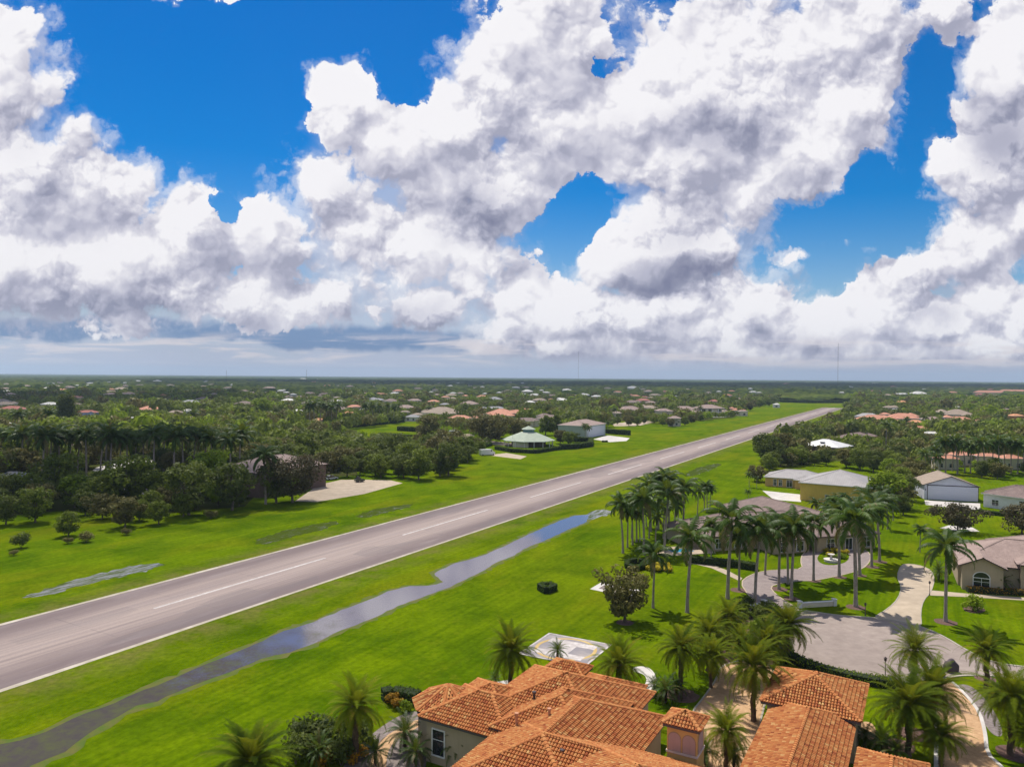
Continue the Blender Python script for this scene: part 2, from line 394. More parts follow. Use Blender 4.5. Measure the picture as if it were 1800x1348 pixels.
def paved(name, c1, c2, sc=0.4, brick=None, rough=0.85):
    def fn(N, b):
        P, g = abuv(N)
        c = N.mix(N.rng(N.noise(g, sc, 6, 0.65), 0.35, 0.68), c1, c2)
        c = N.mix(N.math('MULTIPLY', N.rng(N.noise(g, 0.08, 3, 0.6), 0.4, 0.65), 0.35), c, tuple(x * 0.72 for x in c1))
        if brick:
            t = N.new('ShaderNodeTexBrick'); N.put(t.inputs['Vector'], P); t.inputs['Scale'].default_value = 1.0 / brick
            t.inputs['Color1'].default_value = (.82, .82, .82, 1); t.inputs['Color2'].default_value = (1, 1, 1, 1)
            t.inputs['Mortar'].default_value = (.65, .65, .65, 1); t.inputs['Mortar Size'].default_value = 0.025
            c = N.mix(0.75, c, t.outputs['Color'], 'MULTIPLY')
        N.put(b.inputs['Base Color'], c); b.inputs['Roughness'].default_value = rough; b.inputs['Specular IOR Level'].default_value = 0.2
    return material(name, fn)
M_ROAD = paved('pale road asphalt', (.27, .215, .188), (.36, .295, .255), 0.7)
M_CONC = paved('cream driveway concrete', (.40, .32, .235), (.53, .43, .32), 0.5)
M_TAN = paved('tan pavers', (.50, .30, .155), (.68, .44, .25), 1.6, brick=0.36)
M_GPAVE = paved('grey pavers', (.28, .225, .215), (.37, .305, .285), 0.8, brick=0.8)
M_WHITEC = paved('white concrete', (.50, .46, .42), (.66, .62, .58), 0.5)
M_CURB = paved('kerb concrete', (.36, .32, .26), (.45, .40, .33), 0.8)
M_MULCH = paved('bark mulch', (.10, .055, .045), (.19, .12, .095), 3.0, rough=0.95)
M_GMULCH = paved('grey stone mulch', (.16, .13, .12), (.30, .25, .23), 2.5, rough=0.95)
M_PAINT = paved('worn white paint', (.42, .37, .35), (.68, .63, .60), 1.4)
M_EDGE = paved('sandy runway edge', (.36, .31, .23), (.54, .48, .40), 0.5)

def m_water(N, b):
    P, g = abuv(N)
    sp = N.new('ShaderNodeSeparateXYZ'); N.put(sp.inputs[0], P)
    b.inputs['Base Color'].default_value = (.12, .105, .13, 1); b.inputs['Roughness'].default_value = 0.04
    b.inputs['IOR'].default_value = 1.7; b.inputs['Specular IOR Level'].default_value = 0.9
    bp = N.new('ShaderNodeBump'); bp.inputs['Strength'].default_value = 0.18; bp.inputs['Distance'].default_value = 0.02
    N.put(bp.inputs['Height'], N.noise(g, 2.2, 3, 0.6)); N.put(b.inputs['Normal'], bp.outputs[0])
    # drowned grass stands through the shallow end of the ditch
    mud = N.new('ShaderNodeBsdfDiffuse')
    N.put(mud.inputs[0], N.mix(N.rng(N.noise(g, .35, 6, .8), .44, .68), N.mix(N.noise(g, 1.5, 5, .7), (.050, .042, .048), (.085, .072, .050)), (.085, .095, .030)))
    near = N.rng(sp.outputs[0], 45.0, 100.0, 0.72, 0.16)
    fac = N.rng(N.math('ADD', N.math('MULTIPLY', N.noise(g, 3.5, 5, .75), 0.55), N.math('MULTIPLY', N.noise(g, 0.25, 4, .6), 0.45)), N.math('SUBTRACT', 0.86, near), N.math('SUBTRACT', 1.10, near), 0, 0.92)
    mx = N.new('ShaderNodeMixShader'); N.put(mx.inputs[0], fac)
    N.l.new(b.outputs[0], mx.inputs[1]); N.l.new(mud.outputs[0], mx.inputs[2])
    o = [n for n in N.n if n.type == 'OUTPUT_MATERIAL'][0]; N.l.new(mx.outputs[0], o.inputs[0])
M_WATER = material('ditch water', m_water)
WET = (.40, .57)
def m_reed(N, b):
    P, g = abuv(N)
    b.inputs['Base Color'].default_value = (.22, .21, .23, 1); b.inputs['Roughness'].default_value = 0.12; b.inputs['IOR'].default_value = 1.9
    mud = N.new('ShaderNodeBsdfDiffuse'); N.put(mud.inputs[0], N.mix(N.noise(g, 1.5, 5, .7), (.055, .065, .014), (.05, .085, .004)))
    fac = N.rng(N.noise(N.mapping(P, scale=(.22, 1.3, 1)), 1.0, 8, .8), WET[0], WET[1])
    mx = N.new('ShaderNodeMixShader'); N.put(mx.inputs[0], fac)
    N.l.new(b.outputs[0], mx.inputs[1]); N.l.new(mud.outputs[0], mx.inputs[2])
    o = [n for n in N.n if n.type == 'OUTPUT_MATERIAL'][0]; N.l.new(mx.outputs[0], o.inputs[0])
M_REED = material('reedy water', m_reed); WET = (.36, .45); M_REED2 = material('reed choked water', m_reed)
def m_wetmargin(N, b):
    P, g = abuv(N)
    c = N.mix(N.rng(N.noise(g, 0.45, 6, .7), .40, .60), (.060, .105, .002), (.110, .105, .015))
    N.put(b.inputs['Base Color'], c); b.inputs['Roughness'].default_value = 0.9
M_MARGIN = material('wet grass margin', m_wetmargin)

# ---------------------------------------------------------------- ground sheets
def G(pts): return [(at(x, y).x, at(x, y).y) for x, y in pts]
def smooth_poly(poly, it=2):
    for _ in range(it):
        q = []
        for i in range(len(poly)):
            a, b = poly[i], poly[(i + 1) % len(poly)]
            q.append((a[0] * .75 + b[0] * .25, a[1] * .75 + b[1] * .25)); q.append((a[0] * .25 + b[0] * .75, a[1] * .25 + b[1] * .75))
        poly = q
    return poly
def jag(poly, step, amp, seed=1):
    r = random.Random(seed); q = []
    for i in range(len(poly)):
        a, b = Vector(poly[i]), Vector(poly[(i + 1) % len(poly)])
        n = max(1, int((b - a).length / step))
        for k in range(n):
            p = a.lerp(b, k / n); q.append((p.x + r.uniform(-amp, amp), p.y + r.uniform(-amp, amp)))
    return q
def tri_fill(name, poly, z, mat, th=0.0):
    from mathutils.geometry import tessellate_polygon
    tris = tessellate_polygon([[Vector((p[0], p[1], 0)) for p in poly]])
    me = bpy.data.meshes.new(name); F = []
    for t in tris:
        a, b, c = [Vector(poly[i][:2]) for i in t]
        cr = (b - a).x * (c - a).y - (b - a).y * (c - a).x
        if abs(cr) > 1e-9: F.append(tuple(t) if cr > 0 else tuple(t)[::-1])
    me.from_pydata([(p[0], p[1], z) for p in poly], [], F); me.update(); me.materials.append(mat)
    return link(name, me)
def sheet(name, pts, z, mat, smooth=0, kind='structure', th=0.0, raw=False):
    poly = pts if raw else G(pts)
    if smooth: poly = smooth_poly(poly, smooth)
    return tag(tri_fill(name, poly, z, mat, th), kind=kind)

gm = MB(); R1 = 18000
ring = [(R1 * math.cos(2 * math.pi * k / 64), R1 * math.sin(2 * math.pi * k / 64)) for k in range(64)]
gm.face([(x, y, 0) for x, y in ring]); tag(gm.build('ground', M_GRASS), kind='structure')

# runway with worn sandy edge lines, dashes and end bar
def absheet(name, a0, a1, b0, b1, z, mat):
    return sheet(name, [(ab(a, b).x, ab(a, b).y) for a, b in ((a0, b0), (a1, b0), (a1, b1), (a0, b1))], z, mat, raw=True)
RB0, RB1, RA0, RA1 = -113.9, -89.5, -120, 1000
absheet('runway', RA0, RA1, RB0, RB1, 0.006, M_RUNWAY)
mk = MB()
def strip(mb, a0, a1, b0, b1, z):
    mb.face([ab(a0, b0, z), ab(a1, b0, z), ab(a1, b1, z), ab(a0, b1, z)][::-1])
rr = random.Random(5)
for b0 in (RB0, RB1 - 0.75):
    a = RA0; w0 = 0.0
    while a < RA1:
        w1 = rr.uniform(-0.09, 0.09)
        mb_ = [ab(a, b0 + w0, .012), ab(a + 8, b0 + w1, .012), ab(a + 8, b0 + .75 - w1, .012), ab(a, b0 + .75 - w0, .012)]
        mk.face(mb_[::-1]); a += 8; w0 = w1
tag(mk.build('runway_edge_line', M_EDGE), kind='structure')
mk = MB()
for k in range(-2, 16):
    a0 = 71.0 + 60.96 * k
    strip(mk, a0, a0 + 36.6, -102.0, -101.45, .014)
strip(mk, 997.5, 999.6, -112.5, -90.8, .014)
tag(mk.build('runway_marking', M_PAINT), kind='structure')

DITCH = [(-60,1325),(0,1308),(30,1302),(80,1285),(130,1262),(200,1235),(250,1213),(300,1194),(350,1171),(400,1152),(450,1131),(500,1108),(550,1093),(600,1072),(650,1054),(682,1039),(720,1030),(752,1029),
 (768,1027),(780,1022),(770,1015),(762,1008),(775,1001),(800,990),(850,976),(900,953),(935,936),(960,925),(985,914),(1010,906),(1036,904),
 (1030,918),(1015,924),(990,935),(960,949),(920,965),(905,975),(870,990),(840,1008),(790,1032),(740,1050),(700,1065),(650,1089),(600,1108),(545,1133),(510,1146),(460,1158),(400,1182),(330,1207),(275,1232),(240,1240),(210,1256),(160,1288),(111,1322),(56,1345),(-10,1385),(-80,1400)]
dp = G(DITCH)
cxm = []
for i in range(len(dp)):
    p0_, p1_, p2_ = Vector(dp[i - 1]), Vector(dp[i]), Vector(dp[(i + 1) % len(dp)])
    t_ = (p2_ - p0_).normalized(); nrm = Vector((t_.y, -t_.x)); cxm.append((p1_.x + nrm.x * -0.9, p1_.y + nrm.y * -0.9))
_ar = sum(dp[i][0] * dp[(i + 1) % len(dp)][1] - dp[(i + 1) % len(dp)][0] * dp[i][1] for i in range(len(dp)))
if _ar > 0:
    cxm = [(2 * d[0] - c[0], 2 * d[1] - c[1]) for d, c in zip(dp, cxm)]
sheet('wet_margin', jag(cxm, 1.1, .55, 3), 0.004, M_MARGIN, raw=True)
sheet('water', jag(dp, 1.3, .16, 4), 0.009, M_WATER, raw=True)
for i, pl in enumerate([
    [(40,1050),(60,1043),(75,1037),(130,1019),(180,1007),(225,995),(250,992),(275,990),(292,991),(262,1002),(220,1012),(170,1022),(120,1036),(85,1046)],
    [(450,948),(500,932),(560,920),(592,915),(597,919),(570,930),(520,942),(470,956),(448,957)],
    [(625,907),(650,897),(690,889),(727,885),(720,892),(680,901),(640,911)],
    [(1040,898),(1062,895),(1080,899),(1070,905),(1048,910),(1038,914),(1030,909)],
    [(1205,832),(1225,822),(1262,814),(1270,816),(1250,826),(1220,836),(1205,838)],
    [(1368,771),(1385,764),(1402,761),(1404,764),(1390,768),(1384,773),(1372,773)]]):
    tag(sheet('standing_water', jag(G(pl), .8, .5, 9 + i), 0.008, M_REED if i in (0, 3) else M_REED2, raw=True), kind='structure')

def kerbed(name, pts, z, mat, smooth=2, kerb=None, kw=0.22, kh=0.10):
    poly = G(pts)
    if smooth: poly = smooth_poly(poly, smooth)
    o = sheet(name, poly, z, mat, raw=True)
    if kerb:
        mb = MB(); n = len(poly)
        ar = sum(poly[i][0] * poly[(i + 1) % n][1] - poly[(i + 1) % n][0] * poly[i][1] for i in range(n))
        sg = 1 if ar > 0 else -1
        off = []
        for i in range(n):
            t_ = (Vector(poly[(i + 1) % n]) - Vector(poly[i - 1])); t_.normalize()
            off.append((poly[i][0] + t_.y * kw * sg, poly[i][1] - t_.x * kw * sg))
        for i in range(n):
            j = (i + 1) % n; a_, b_, c_, d_ = poly[i], poly[j], off[j], off[i]
            q = [(a_[0], a_[1], kh), (b_[0], b_[1], kh), (c_[0], c_[1], kh), (d_[0], d_[1], kh)]
            mb.face(q if sg < 0 else q[::-1])
            mb.face([(a_[0], a_[1], 0), (b_[0], b_[1], 0), (b_[0], b_[1], kh), (a_[0], a_[1], kh)])
            mb.face([(c_[0], c_[1], 0), (d_[0], d_[1], 0), (d_[0], d_[1], kh), (c_[0], c_[1], kh)])
        tag(mb.build(name + '_kerb', kerb), kind='structure')
    return o
kerbed('road', [(1392,1072),(1420,1074),(1470,1082),(1520,1085),(1555,1088),(1590,1094),(1625,1104),(1660,1120),(1700,1145),(1745,1165),(1800,1173),(1860,1177),(2500,1215),(2500,1245),(1860,1199),(1800,1194),(1740,1186),(1690,1186),(1662,1190),(1640,1193),(1600,1197),(1575,1199),(1550,1197),(1500,1191),(1450,1179),(1405,1164),(1385,1148),(1374,1130),(1376,1100)], 0.012, M_ROAD, 2, M_CURB, .3, .09)
kerbed('driveway', [(1585,992),(1602,991),(1622,995),(1637,1003),(1642,1018),(1636,1040),(1622,1055),(1617,1075),(1619,1103),(1600,1098),(1570,1091),(1533,1087),(1562,1070),(1580,1052),(1586,1032),(1577,1013)], 0.020, M_CONC, 1, M_CURB, .15, .06)
sheet('footpath', [(1633,1037),(1700,1043),(1800,1050),(2100,1068),(2100,1074),(1800,1055),(1700,1049),(1628,1046)], 0.024, M_CONC)
kerbed('paved_drive', [(1425,965),(1450,957),(1480,955),(1510,961),(1530,973),(1528,987),(1516,999),(1490,1008),(1457,1015),(1430,1020),(1397,1021),(1370,1025),(1352,1031),(1362,1044),(1382,1058),(1404,1070),(1398,1082),(1372,1078),(1340,1066),(1318,1048),(1302,1024),(1318,1011),(1345,1003),(1380,1001),(1412,1000),(1408,985),(1412,973)], 0.016, M_GPAVE, 1, M_CONC, .2, .05)
sheet('lawn_island', [(1436,978),(1450,967),(1470,964),(1488,968),(1494,978),(1488,988),(1470,993),(1450,993),(1438,987)], 0.030, M_GRASS, 2)
sheet('footpath', [(1205,985),(1228,988),(1255,993),(1280,1003),(1305,1016),(1300,1021),(1275,1009),(1250,998),(1225,992),(1203,989)], 0.020, M_CONC)
kerbed('driveway', [(1655,1190),(1672,1198),(1700,1226),(1719,1252),(1728,1285),(1731,1324),(1757,1346),(1790,1385),(1700,1400),(1650,1390),(1649,1348),(1650,1274),(1645,1235),(1638,1205),(1640,1192)], 0.020, M_TAN, 1, M_WHITEC, .35, .06)
kerbed('driveway', [(1268,1170),(1305,1160),(1360,1168),(1352,1215),(1338,1250),(1330,1300),(1330,1390),(1200,1400),(1205,1300),(1218,1251),(1240,1224),(1262,1192)], 0.020, M_TAN, 1, M_CURB, .2, .06)
sheet('patio', [(1512,1268),(1530,1268),(1540,1280),(1540,1296),(1528,1302),(1512,1300)], 0.020, M_TAN, 2)
sheet('mulch_bed', [(1675,1203),(1705,1202),(1735,1230),(1755,1262),(1765,1295),(1745,1292),(1728,1268),(1712,1240),(1695,1219)], 0.010, M_GMULCH, 2)
sheet('garden_path', [(640,1400),(650,1348),(654,1325),(668,1302),(688,1286),(712,1276),(735,1262),(745,1270),(720,1288),(695,1300),(682,1318),(678,1348),(680,1400)], 0.018, M_TAN, 2)
sheet('mulch_bed', [(590,1400),(600,1345),(640,1300),(690,1262),(735,1245),(760,1270),(740,1400)], 0.008, M_GMULCH, 2)
sheet('garden_path', [(828,1214),(850,1204),(880,1196),(915,1193),(930,1200),(890,1212),(860,1219),(835,1222)], 0.018, M_WHITEC, 2)
sheet('garden_path', [(1112,1172),(1135,1170),(1150,1180),(1155,1196),(1150,1216),(1130,1225),(1128,1210),(1138,1196),(1132,1184),(1112,1180)], 0.018, M_WHITEC, 2)
sheet('concrete_apron', [(518,881),(557,882),(640,868),(708,849),(687,844),(640,843),(600,843),(560,852)], 0.012, M_CONC)
sheet('concrete_apron', [(1043,772),(1068,765),(1107,770),(1101,775),(1072,777)], 0.012, M_WHITEC)
sheet('concrete_apron', [(1625,879),(1723,884.6),(1723,894),(1705,896),(1627,887)], 0.012, M_WHITEC)
sheet('concrete_apron', [(1652,928),(1668,923),(1710,927),(1722,934),(1690,934)], 0.012, M_WHITEC)
sheet('concrete_apron', [(1340,862),(1408,869),(1408,882),(1360,878)], 0.012, M_WHITEC)
sheet('concrete_apron', [(857,800),(890,796),(926,802),(915,807)], 0.012, M_CONC)
sheet('road', [(40,845),(150,838),(300,843),(335,850),(300,868),(255,872),(190,866),(140,858),(60,860)], 0.012, M_ROAD, 1)
sheet('driveway', [(160,830),(200,824),(270,812),(270,808),(205,812),(195,818),(170,820)], 0.016, M_WHITEC, 1)
sheet('driveway', [(0,812),(60,800),(75,802),(0,822)], 0.016, M_WHITEC)
sheet('driveway', [(795,786),(815,778),(850,774),(905,779),(935,776),(935,780),(900,785),(850,779),(822,783),(800,790)], 0.016, M_CONC)
sheet('driveway', [(800,765),(825,762),(835,766),(815,770)], 0.014, M_CONC)
sheet('driveway', [(1075,745),(1100,742),(1120,745),(1118,749),(1080,749)], 0.014, M_CONC)
sheet('driveway', [(1115,744),(1140,740),(1150,742),(1125,748)], 0.014, M_CONC)

sheet('concrete_slab', [(1037,1035),(1057,1023),(1128,1037),(1108,1050)], 0.012, M_WHITEC)
sheet('gravel_bed', [(1052,1034),(1062,1028),(1110,1037),(1102,1044)], 0.018, M_GMULCH)
# the painted landing pad
pa = [at(965, 1112.5), at(1076, 1133), at(1028, 1173)]; p4 = pa[0] + pa[2] - pa[1]
ux = (pa[1] - pa[0]).normalized(); L1 = (pa[1] - pa[0]).length; L2 = (pa[2] - pa[1]).length; uy = (pa[2] - pa[1]).normalized()
cen = (pa[0] + pa[2]) / 2
def PD(u, v, z): return cen + ux * u + uy * v + Vector((0, 0, z))
def m_pad(N, b):
    g = N.new('ShaderNodeNewGeometry').outputs['Position']
    c = N.mix(N.rng(N.noise(g, .35, 6, .6), .4, .6), (.24, .22, .23), (.34, .30, .285))
    c = N.mix(N.rng(N.noise(N.mapping(g, loc=(5, 3, 0)), .22, 4, .6), .60, .64), c, (.55, .34, .24))
    c = N.mix(N.rng(N.noise(N.mapping(g, loc=(15, 33, 0)), .45, 5, .6), .61, .65), c, (.20, .17, .16))
    N.put(b.inputs['Base Color'], c)
M_PAD = material('stained pad concrete', m_pad)
pad = empty('landing_pad', cen)
tag(pad, 'square concrete helicopter pad with white H and worn yellow ring behind the terracotta villa', 'helipad')
mb = MB(); mb.prism([tuple(PD(u, v, 0) - cen)[:2] for u, v in ((-L1/2, -L2/2), (L1/2, -L2/2), (L1/2, L2/2), (-L1/2, L2/2))], 0, .06); mb.build('slab', M_PAD, pad)
mb = MB()
for (u0, u1, v0, v1) in ((-L1/2, L1/2, -L2/2, -L2/2 + .25), (-L1/2, L1/2, L2/2 - .25, L2/2), (-L1/2, -L1/2 + .25, -L2/2 + .25, L2/2 - .25), (L1/2 - .25, L1/2, -L2/2 + .25, L2/2 - .25)):
    mb.face([PD(u, v, .066) - cen for u, v in ((u0, v0), (u0, v1), (u1, v1), (u1, v0))])
mb.build('border_line', M_PAINT, pad)
mb = MB()
for (u0, u1, v0, v1) in ((-3.3, 3.3, -2.9, -1.4), (-3.3, 3.3, 1.4, 2.9), (-.9, .9, -1.4, 1.4)):
    mb.face([PD(u, v, .068) - cen for u, v in ((u0, v0), (u0, v1), (u1, v1), (u1, v0))])
mb.build('letter_h', M_PAINT, pad)
mb = MB(); M_YEL = paved('faded yellow paint', (.50, .34, .12), (.62, .46, .22), .6)
Rr = min(L1, L2) / 2 - .45
for k in range(48):
    if k in (): continue
    t0, t1 = 2 * math.pi * k / 48, 2 * math.pi * (k + 1) / 48
    mb.face([PD(r * math.cos(t), r * math.sin(t), .067) - cen for r, t in ((Rr, t0), (Rr, t1), (Rr - .45, t1), (Rr - .45, t0))])
mb.build('ring_line', M_YEL, pad)
# ---------------------------------------------------------------- foliage materials
def leaf_mat(name, dark, light, trans=(.35, .45, .05), tw=0.28, rough=0.6, spec=0.12, hue=0.06, warm=None):
    def fn(N, b):
        at_ = N.new('ShaderNodeAttribute'); at_.attribute_name = 'tone'
        oi = N.new('ShaderNodeObjectInfo').outputs['Random']
        c = N.mix(at_.outputs['Fac'], dark, light)
        c = N.mix(N.math('MULTIPLY', oi, 0.55), c, N.mix(oi, tuple(x * .55 for x in dark), tuple(min(1, x * 1.25) for x in light)))
        if warm: c = N.mix(N.rng(at_.outputs['Fac'], 0.84, 0.92), c, warm)
        N.put(b.inputs['Base Color'], c); b.inputs['Roughness'].default_value = rough; b.inputs['Specular IOR Level'].default_value = spec
        tr = N.new('ShaderNodeBsdfTranslucent'); N.put(tr.inputs[0], N.mix(0.55, c, trans))
        mx = N.new('ShaderNodeMixShader'); mx.inputs[0].default_value = tw
        N.l.new(b.outputs[0], mx.inputs[1]); N.l.new(tr.outputs[0], mx.inputs[2])
        o = [n for n in N.n if n.type == 'OUTPUT_MATERIAL'][0]; N.l.new(mx.outputs[0], o.inputs[0])
    return material(name, fn)
M_LEAF = leaf_mat('broad leaves', (.044, .070, .009), (.180, .215, .022))
M_LEAFB = leaf_mat('bright leaves', (.055, .105, .005), (.240, .315, .010), tw=.35)
M_LEAFD = leaf_mat('dark leaves', (.028, .046, .011), (.120, .140, .026), tw=.22)
M_LEAFO = leaf_mat('olive brown leaves', (.055, .056, .016), (.185, .170, .045), (.30, .25, .08), tw=.22)
M_LEAFP = leaf_mat('purplish leaves', (.040, .040, .022), (.125, .110, .048), (.3, .2, .1), tw=.18)
M_ROYAL = leaf_mat('feather palm fronds', (.012, .036, .004), (.060, .110, .008), (.30, .36, .03), tw=.24, rough=.5, spec=.18, warm=(.17, .12, .05))
M_DATE = leaf_mat('date palm fronds', (.022, .052, .004), (.140, .180, .007), (.42, .42, .02), tw=.30, rough=.75, spec=.04, warm=(.22, .17, .02))
M_HEDGE = leaf_mat('clipped hedge', (.016, .040, .005), (.065, .120, .010), tw=.2)
M_YELL = leaf_mat('yellow shrub leaves', (.20, .16, .008), (.60, .48, .02), (.6, .5, .05))
M_CROTON = leaf_mat('orange croton leaves', (.10, .08, .008), (.55, .28, .02), (.6, .3, .05))
M_FAR = leaf_mat('distant foliage', (.024, .040, .010), (.090, .115, .018), tw=.2)
def m_bark(c1, c2, sc=6):
    def fn(N, b):
        o = N.new('ShaderNodeTexCoord').outputs['Object']
        f = N.noise(N.mapping(o, scale=(1, 1, .35)), sc, 6, .7)
        N.put(b.inputs['Base Color'], N.mix(N.rng(f, .35, .65), c1, c2)); b.inputs['Roughness'].default_value = .9
        bp = N.new('ShaderNodeBump'); bp.inputs['Strength'].default_value = .6; bp.inputs['Distance'].default_value = .05
        N.put(bp.inputs['Height'], f); N.put(b.inputs['Normal'], bp.outputs[0])
    return fn
M_BARK = material('grey brown bark', m_bark((.075, .055, .045), (.19, .15, .12)))
M_PTRUNK = material('pale palm trunk', m_bark((.20, .16, .13), (.40, .34, .29)))
M_DTRUNK = material('rough date palm trunk', m_bark((.060, .040, .028), (.19, .125, .080), 9))
M_SHAFT = material('green crownshaft', m_bark((.10, .13, .03), (.20, .24, .07)))

# ---------------------------------------------------------------- broadleaf trees
def leaf_quads(mb, r, c, rad, n, size, tone0, flat=0.75):
    """n leaf-sized quads spread through a lumpy ball, thicker towards its skin"""
    for _ in range(n):
        z = r.uniform(-1, 1); t = r.uniform(0, 2 * math.pi); s = math.sqrt(1 - z * z)
        d = Vector((s * math.cos(t), s * math.sin(t), z))
        q = rad * (0.55 + 0.50 * r.random() ** 0.6)
        p = c + Vector((d.x * q, d.y * q, d.z * q * flat))
        nrm = (d + Vector((r.uniform(-.8, .8), r.uniform(-.8, .8), r.uniform(-.2, 1.0)))).normalized()
        u = nrm.orthogonal().normalized(); u.rotate(Matrix.Rotation(r.uniform(0, 6.28), 3, nrm)); v = nrm.cross(u)
        a = size * r.uniform(.6, 1.25); b = a * r.uniform(.45, .8)
        mb.face([p - u * a - v * b * .2, p - v * b, p + u * a, p + v * b], 0, None, min(1, max(0, tone0 + r.uniform(-.35, .35))))

def tree_proto(name, seed, h=9.0, w=8.0, style='round', leaf=M_LEAF, bark=M_BARK, nclump=46, per=62, size=.34, trunk_h=.25):
    r = random.Random(seed)
    root = empty(name, (0, 0, -500))
    tr = MB(); cr = MB()
    th = h * trunk_h
    top = Vector((r.uniform(-.3, .3), r.uniform(-.3, .3), th))
    tr.tube([(0, 0, -.2), (top.x * .4, top.y * .4, th * .5), tuple(top)], [h * .028 + .05, h * .022 + .03, h * .018 + .03], 8)
    cz = (h + th * .7) / 2; hz = (h - th * .7) / 2
    cl = []
    for i in range(nclump):
        for _ in range(30):
            z = r.uniform(-1, 1); t = r.uniform(0, 6.283); q = r.random() ** .45
            if style == 'round': ww = math.sqrt(max(0, 1 - z * z)) * (1.0 + .15 * math.sin(3 * t + seed))
            elif style == 'spread': ww = (1.0 if z > -.1 else .55) * math.sqrt(max(0, 1 - (z * .85) ** 2)) * (1 + .22 * math.sin(2 * t + seed))
            elif style == 'column': ww = (1 - max(0, z) ** 3) * .9
            elif style == 'cone': ww = max(.05, (1 - (z + 1) / 2)) * 1.15
            elif style == 'vase': ww = .35 + .65 * (z + 1) / 2
            else: ww = math.sqrt(max(0, 1 - z * z))
            p = Vector((math.cos(t) * q * ww * w / 2, math.sin(t) * q * ww * w / 2, cz + z * hz * .88))
            if all((p - c[0]).length > c[1] * .42 for c in cl): break
        rad = r.uniform(.11, .20) * (w + h) / 2 * (1.0 if style != 'vase' else .72)
        cl.append((p, rad))
    for i, (p, rad) in enumerate(cl):
        leaf_quads(cr, r, p, rad, per, size, r.uniform(.25, .75))
        if i % 3 == 0:
            m_ = top.lerp(p, .5) + Vector((0, 0, -.12 * h * r.random()))
            tr.tube([tuple(top - Vector((0, 0, .15))), tuple(m_), tuple(p)], [h * .013 + .02, h * .008 + .015, .02], 5, cap=False)
    tr.build('trunk', bark, root, smooth=True); cr.build('crown', leaf, root)
    return root

# ---------------------------------------------------------------- palms
def frond(mb, r, base, az, el, L, droop, nl, ll, lw, hang, tone0, rach=.035, dead=False):
    """one pinnate leaf: arching midrib with two rows of leaflets"""
    H = Vector((math.cos(az), math.sin(az), 0)); S = Vector((-math.sin(az), math.cos(az), 0))
    pts = []; p = Vector(base); e = el; n = 9
    for i in range(n + 1):
        pts.append(p.copy()); d = H * math.cos(e) + Vector((0, 0, math.sin(e)))
        p = p + d * (L / n); e -= droop / n * (0.5 + 1.2 * i / n)
    tone = min(1, max(0, tone0 + r.uniform(-.12, .12)))
    for i in range(n):
        w0, w1 = rach * (1 - i / n * .8), rach * (1 - (i + 1) / n * .8)
        mb.face([pts[i] - S * w0, pts[i] + S * w0, pts[i + 1] + S * w1, pts[i + 1] - S * w1], 0, None, min(1, tone + .1))
    for k in range(nl):
        f = .10 + .90 * (k + .5) / nl
        i = min(n - 1, int(f * n)); t = f * n - i
        p = pts[i].lerp(pts[i + 1], t); d = (pts[i + 1] - pts[i]).normalized(); up = S.cross(d) * -1
        if up.z < 0: up = -up
        ln = ll * (math.sin(math.pi * (f ** .75) * .93 + .12)) * r.uniform(.85, 1.1) + .05
        for sgn in (-1, 1):
            ang = .55 + .5 * f
            q = (S * sgn * math.cos(ang * .6) + d * math.sin(ang * .7) + up * (.25 - hang * .6) + Vector((0, 0, -hang * .8 * r.uniform(.6, 1.3)))).normalized()
            q2 = (q + Vector((0, 0, -hang * .9))).normalized()
            m_ = p + q * ln * .55; e_ = m_ + q2 * ln * .45
            wv = d * lw
            tn = min(1, max(0, tone + r.uniform(-.2, .2)))
            mb.face([p - wv * .5, p + wv * .5, m_ + wv * .45, m_ - wv * .45], 0, None, tn)
            mb.face([m_ - wv * .45, m_ + wv * .45, e_], 0, None, tn)

def royal_proto(seed, th=9.5, L=5.2, nf=24, leafmat=None):
    r = random.Random(seed); root = empty('royal_palm', (0, 0, -500))
    lean = Vector((r.uniform(-.7, .7), r.uniform(-.7, .7), 0)); L *= r.uniform(.88, 1.12); nf = int(nf * r.uniform(.75, 1.1))
    tb = MB(); zs = [-.2, .25, th * .15, th * .45, th * .75, th]
    rs = [.38, .30, .235, .225, .19, .14]
    tb.tube([tuple(lean * (z / th) ** 2 + Vector((0, 0, z))) if z > 0 else (0, 0, z) for z in zs], rs, 10)
    tb.build('trunk', M_PTRUNK, root, smooth=True)
    top = lean + Vector((0, 0, th))
    sh = MB(); sh.tube([tuple(top), tuple(top + Vector((0, 0, .5))), tuple(top + Vector((0, 0, 1.5)))], [.165, .20, .09], 10); sh.build('crownshaft', M_SHAFT, root, smooth=True)
    cr = MB(); b = top + Vector((0, 0, 1.45))
    for k in range(nf):
        az = k * 2.39996 + r.uniform(-.2, .2); f = k / (nf - 1)
        el = 1.38 - 1.75 * f + r.uniform(-.12, .12)
        frond(cr, r, b, az, el, L * r.uniform(.88, 1.08), 1.9 + .3 * r.random(), 34, 1.05, .16, .55, .30 + .45 * r.random() if f < .9 else .93)
    sp = b + Vector((0, 0, .1)); cr.tube([tuple(sp), tuple(sp + Vector((.1, .05, 1.5)))], [.04, .01], 4)
    cr.build('crown', leafmat or M_ROYAL, root)
    return root

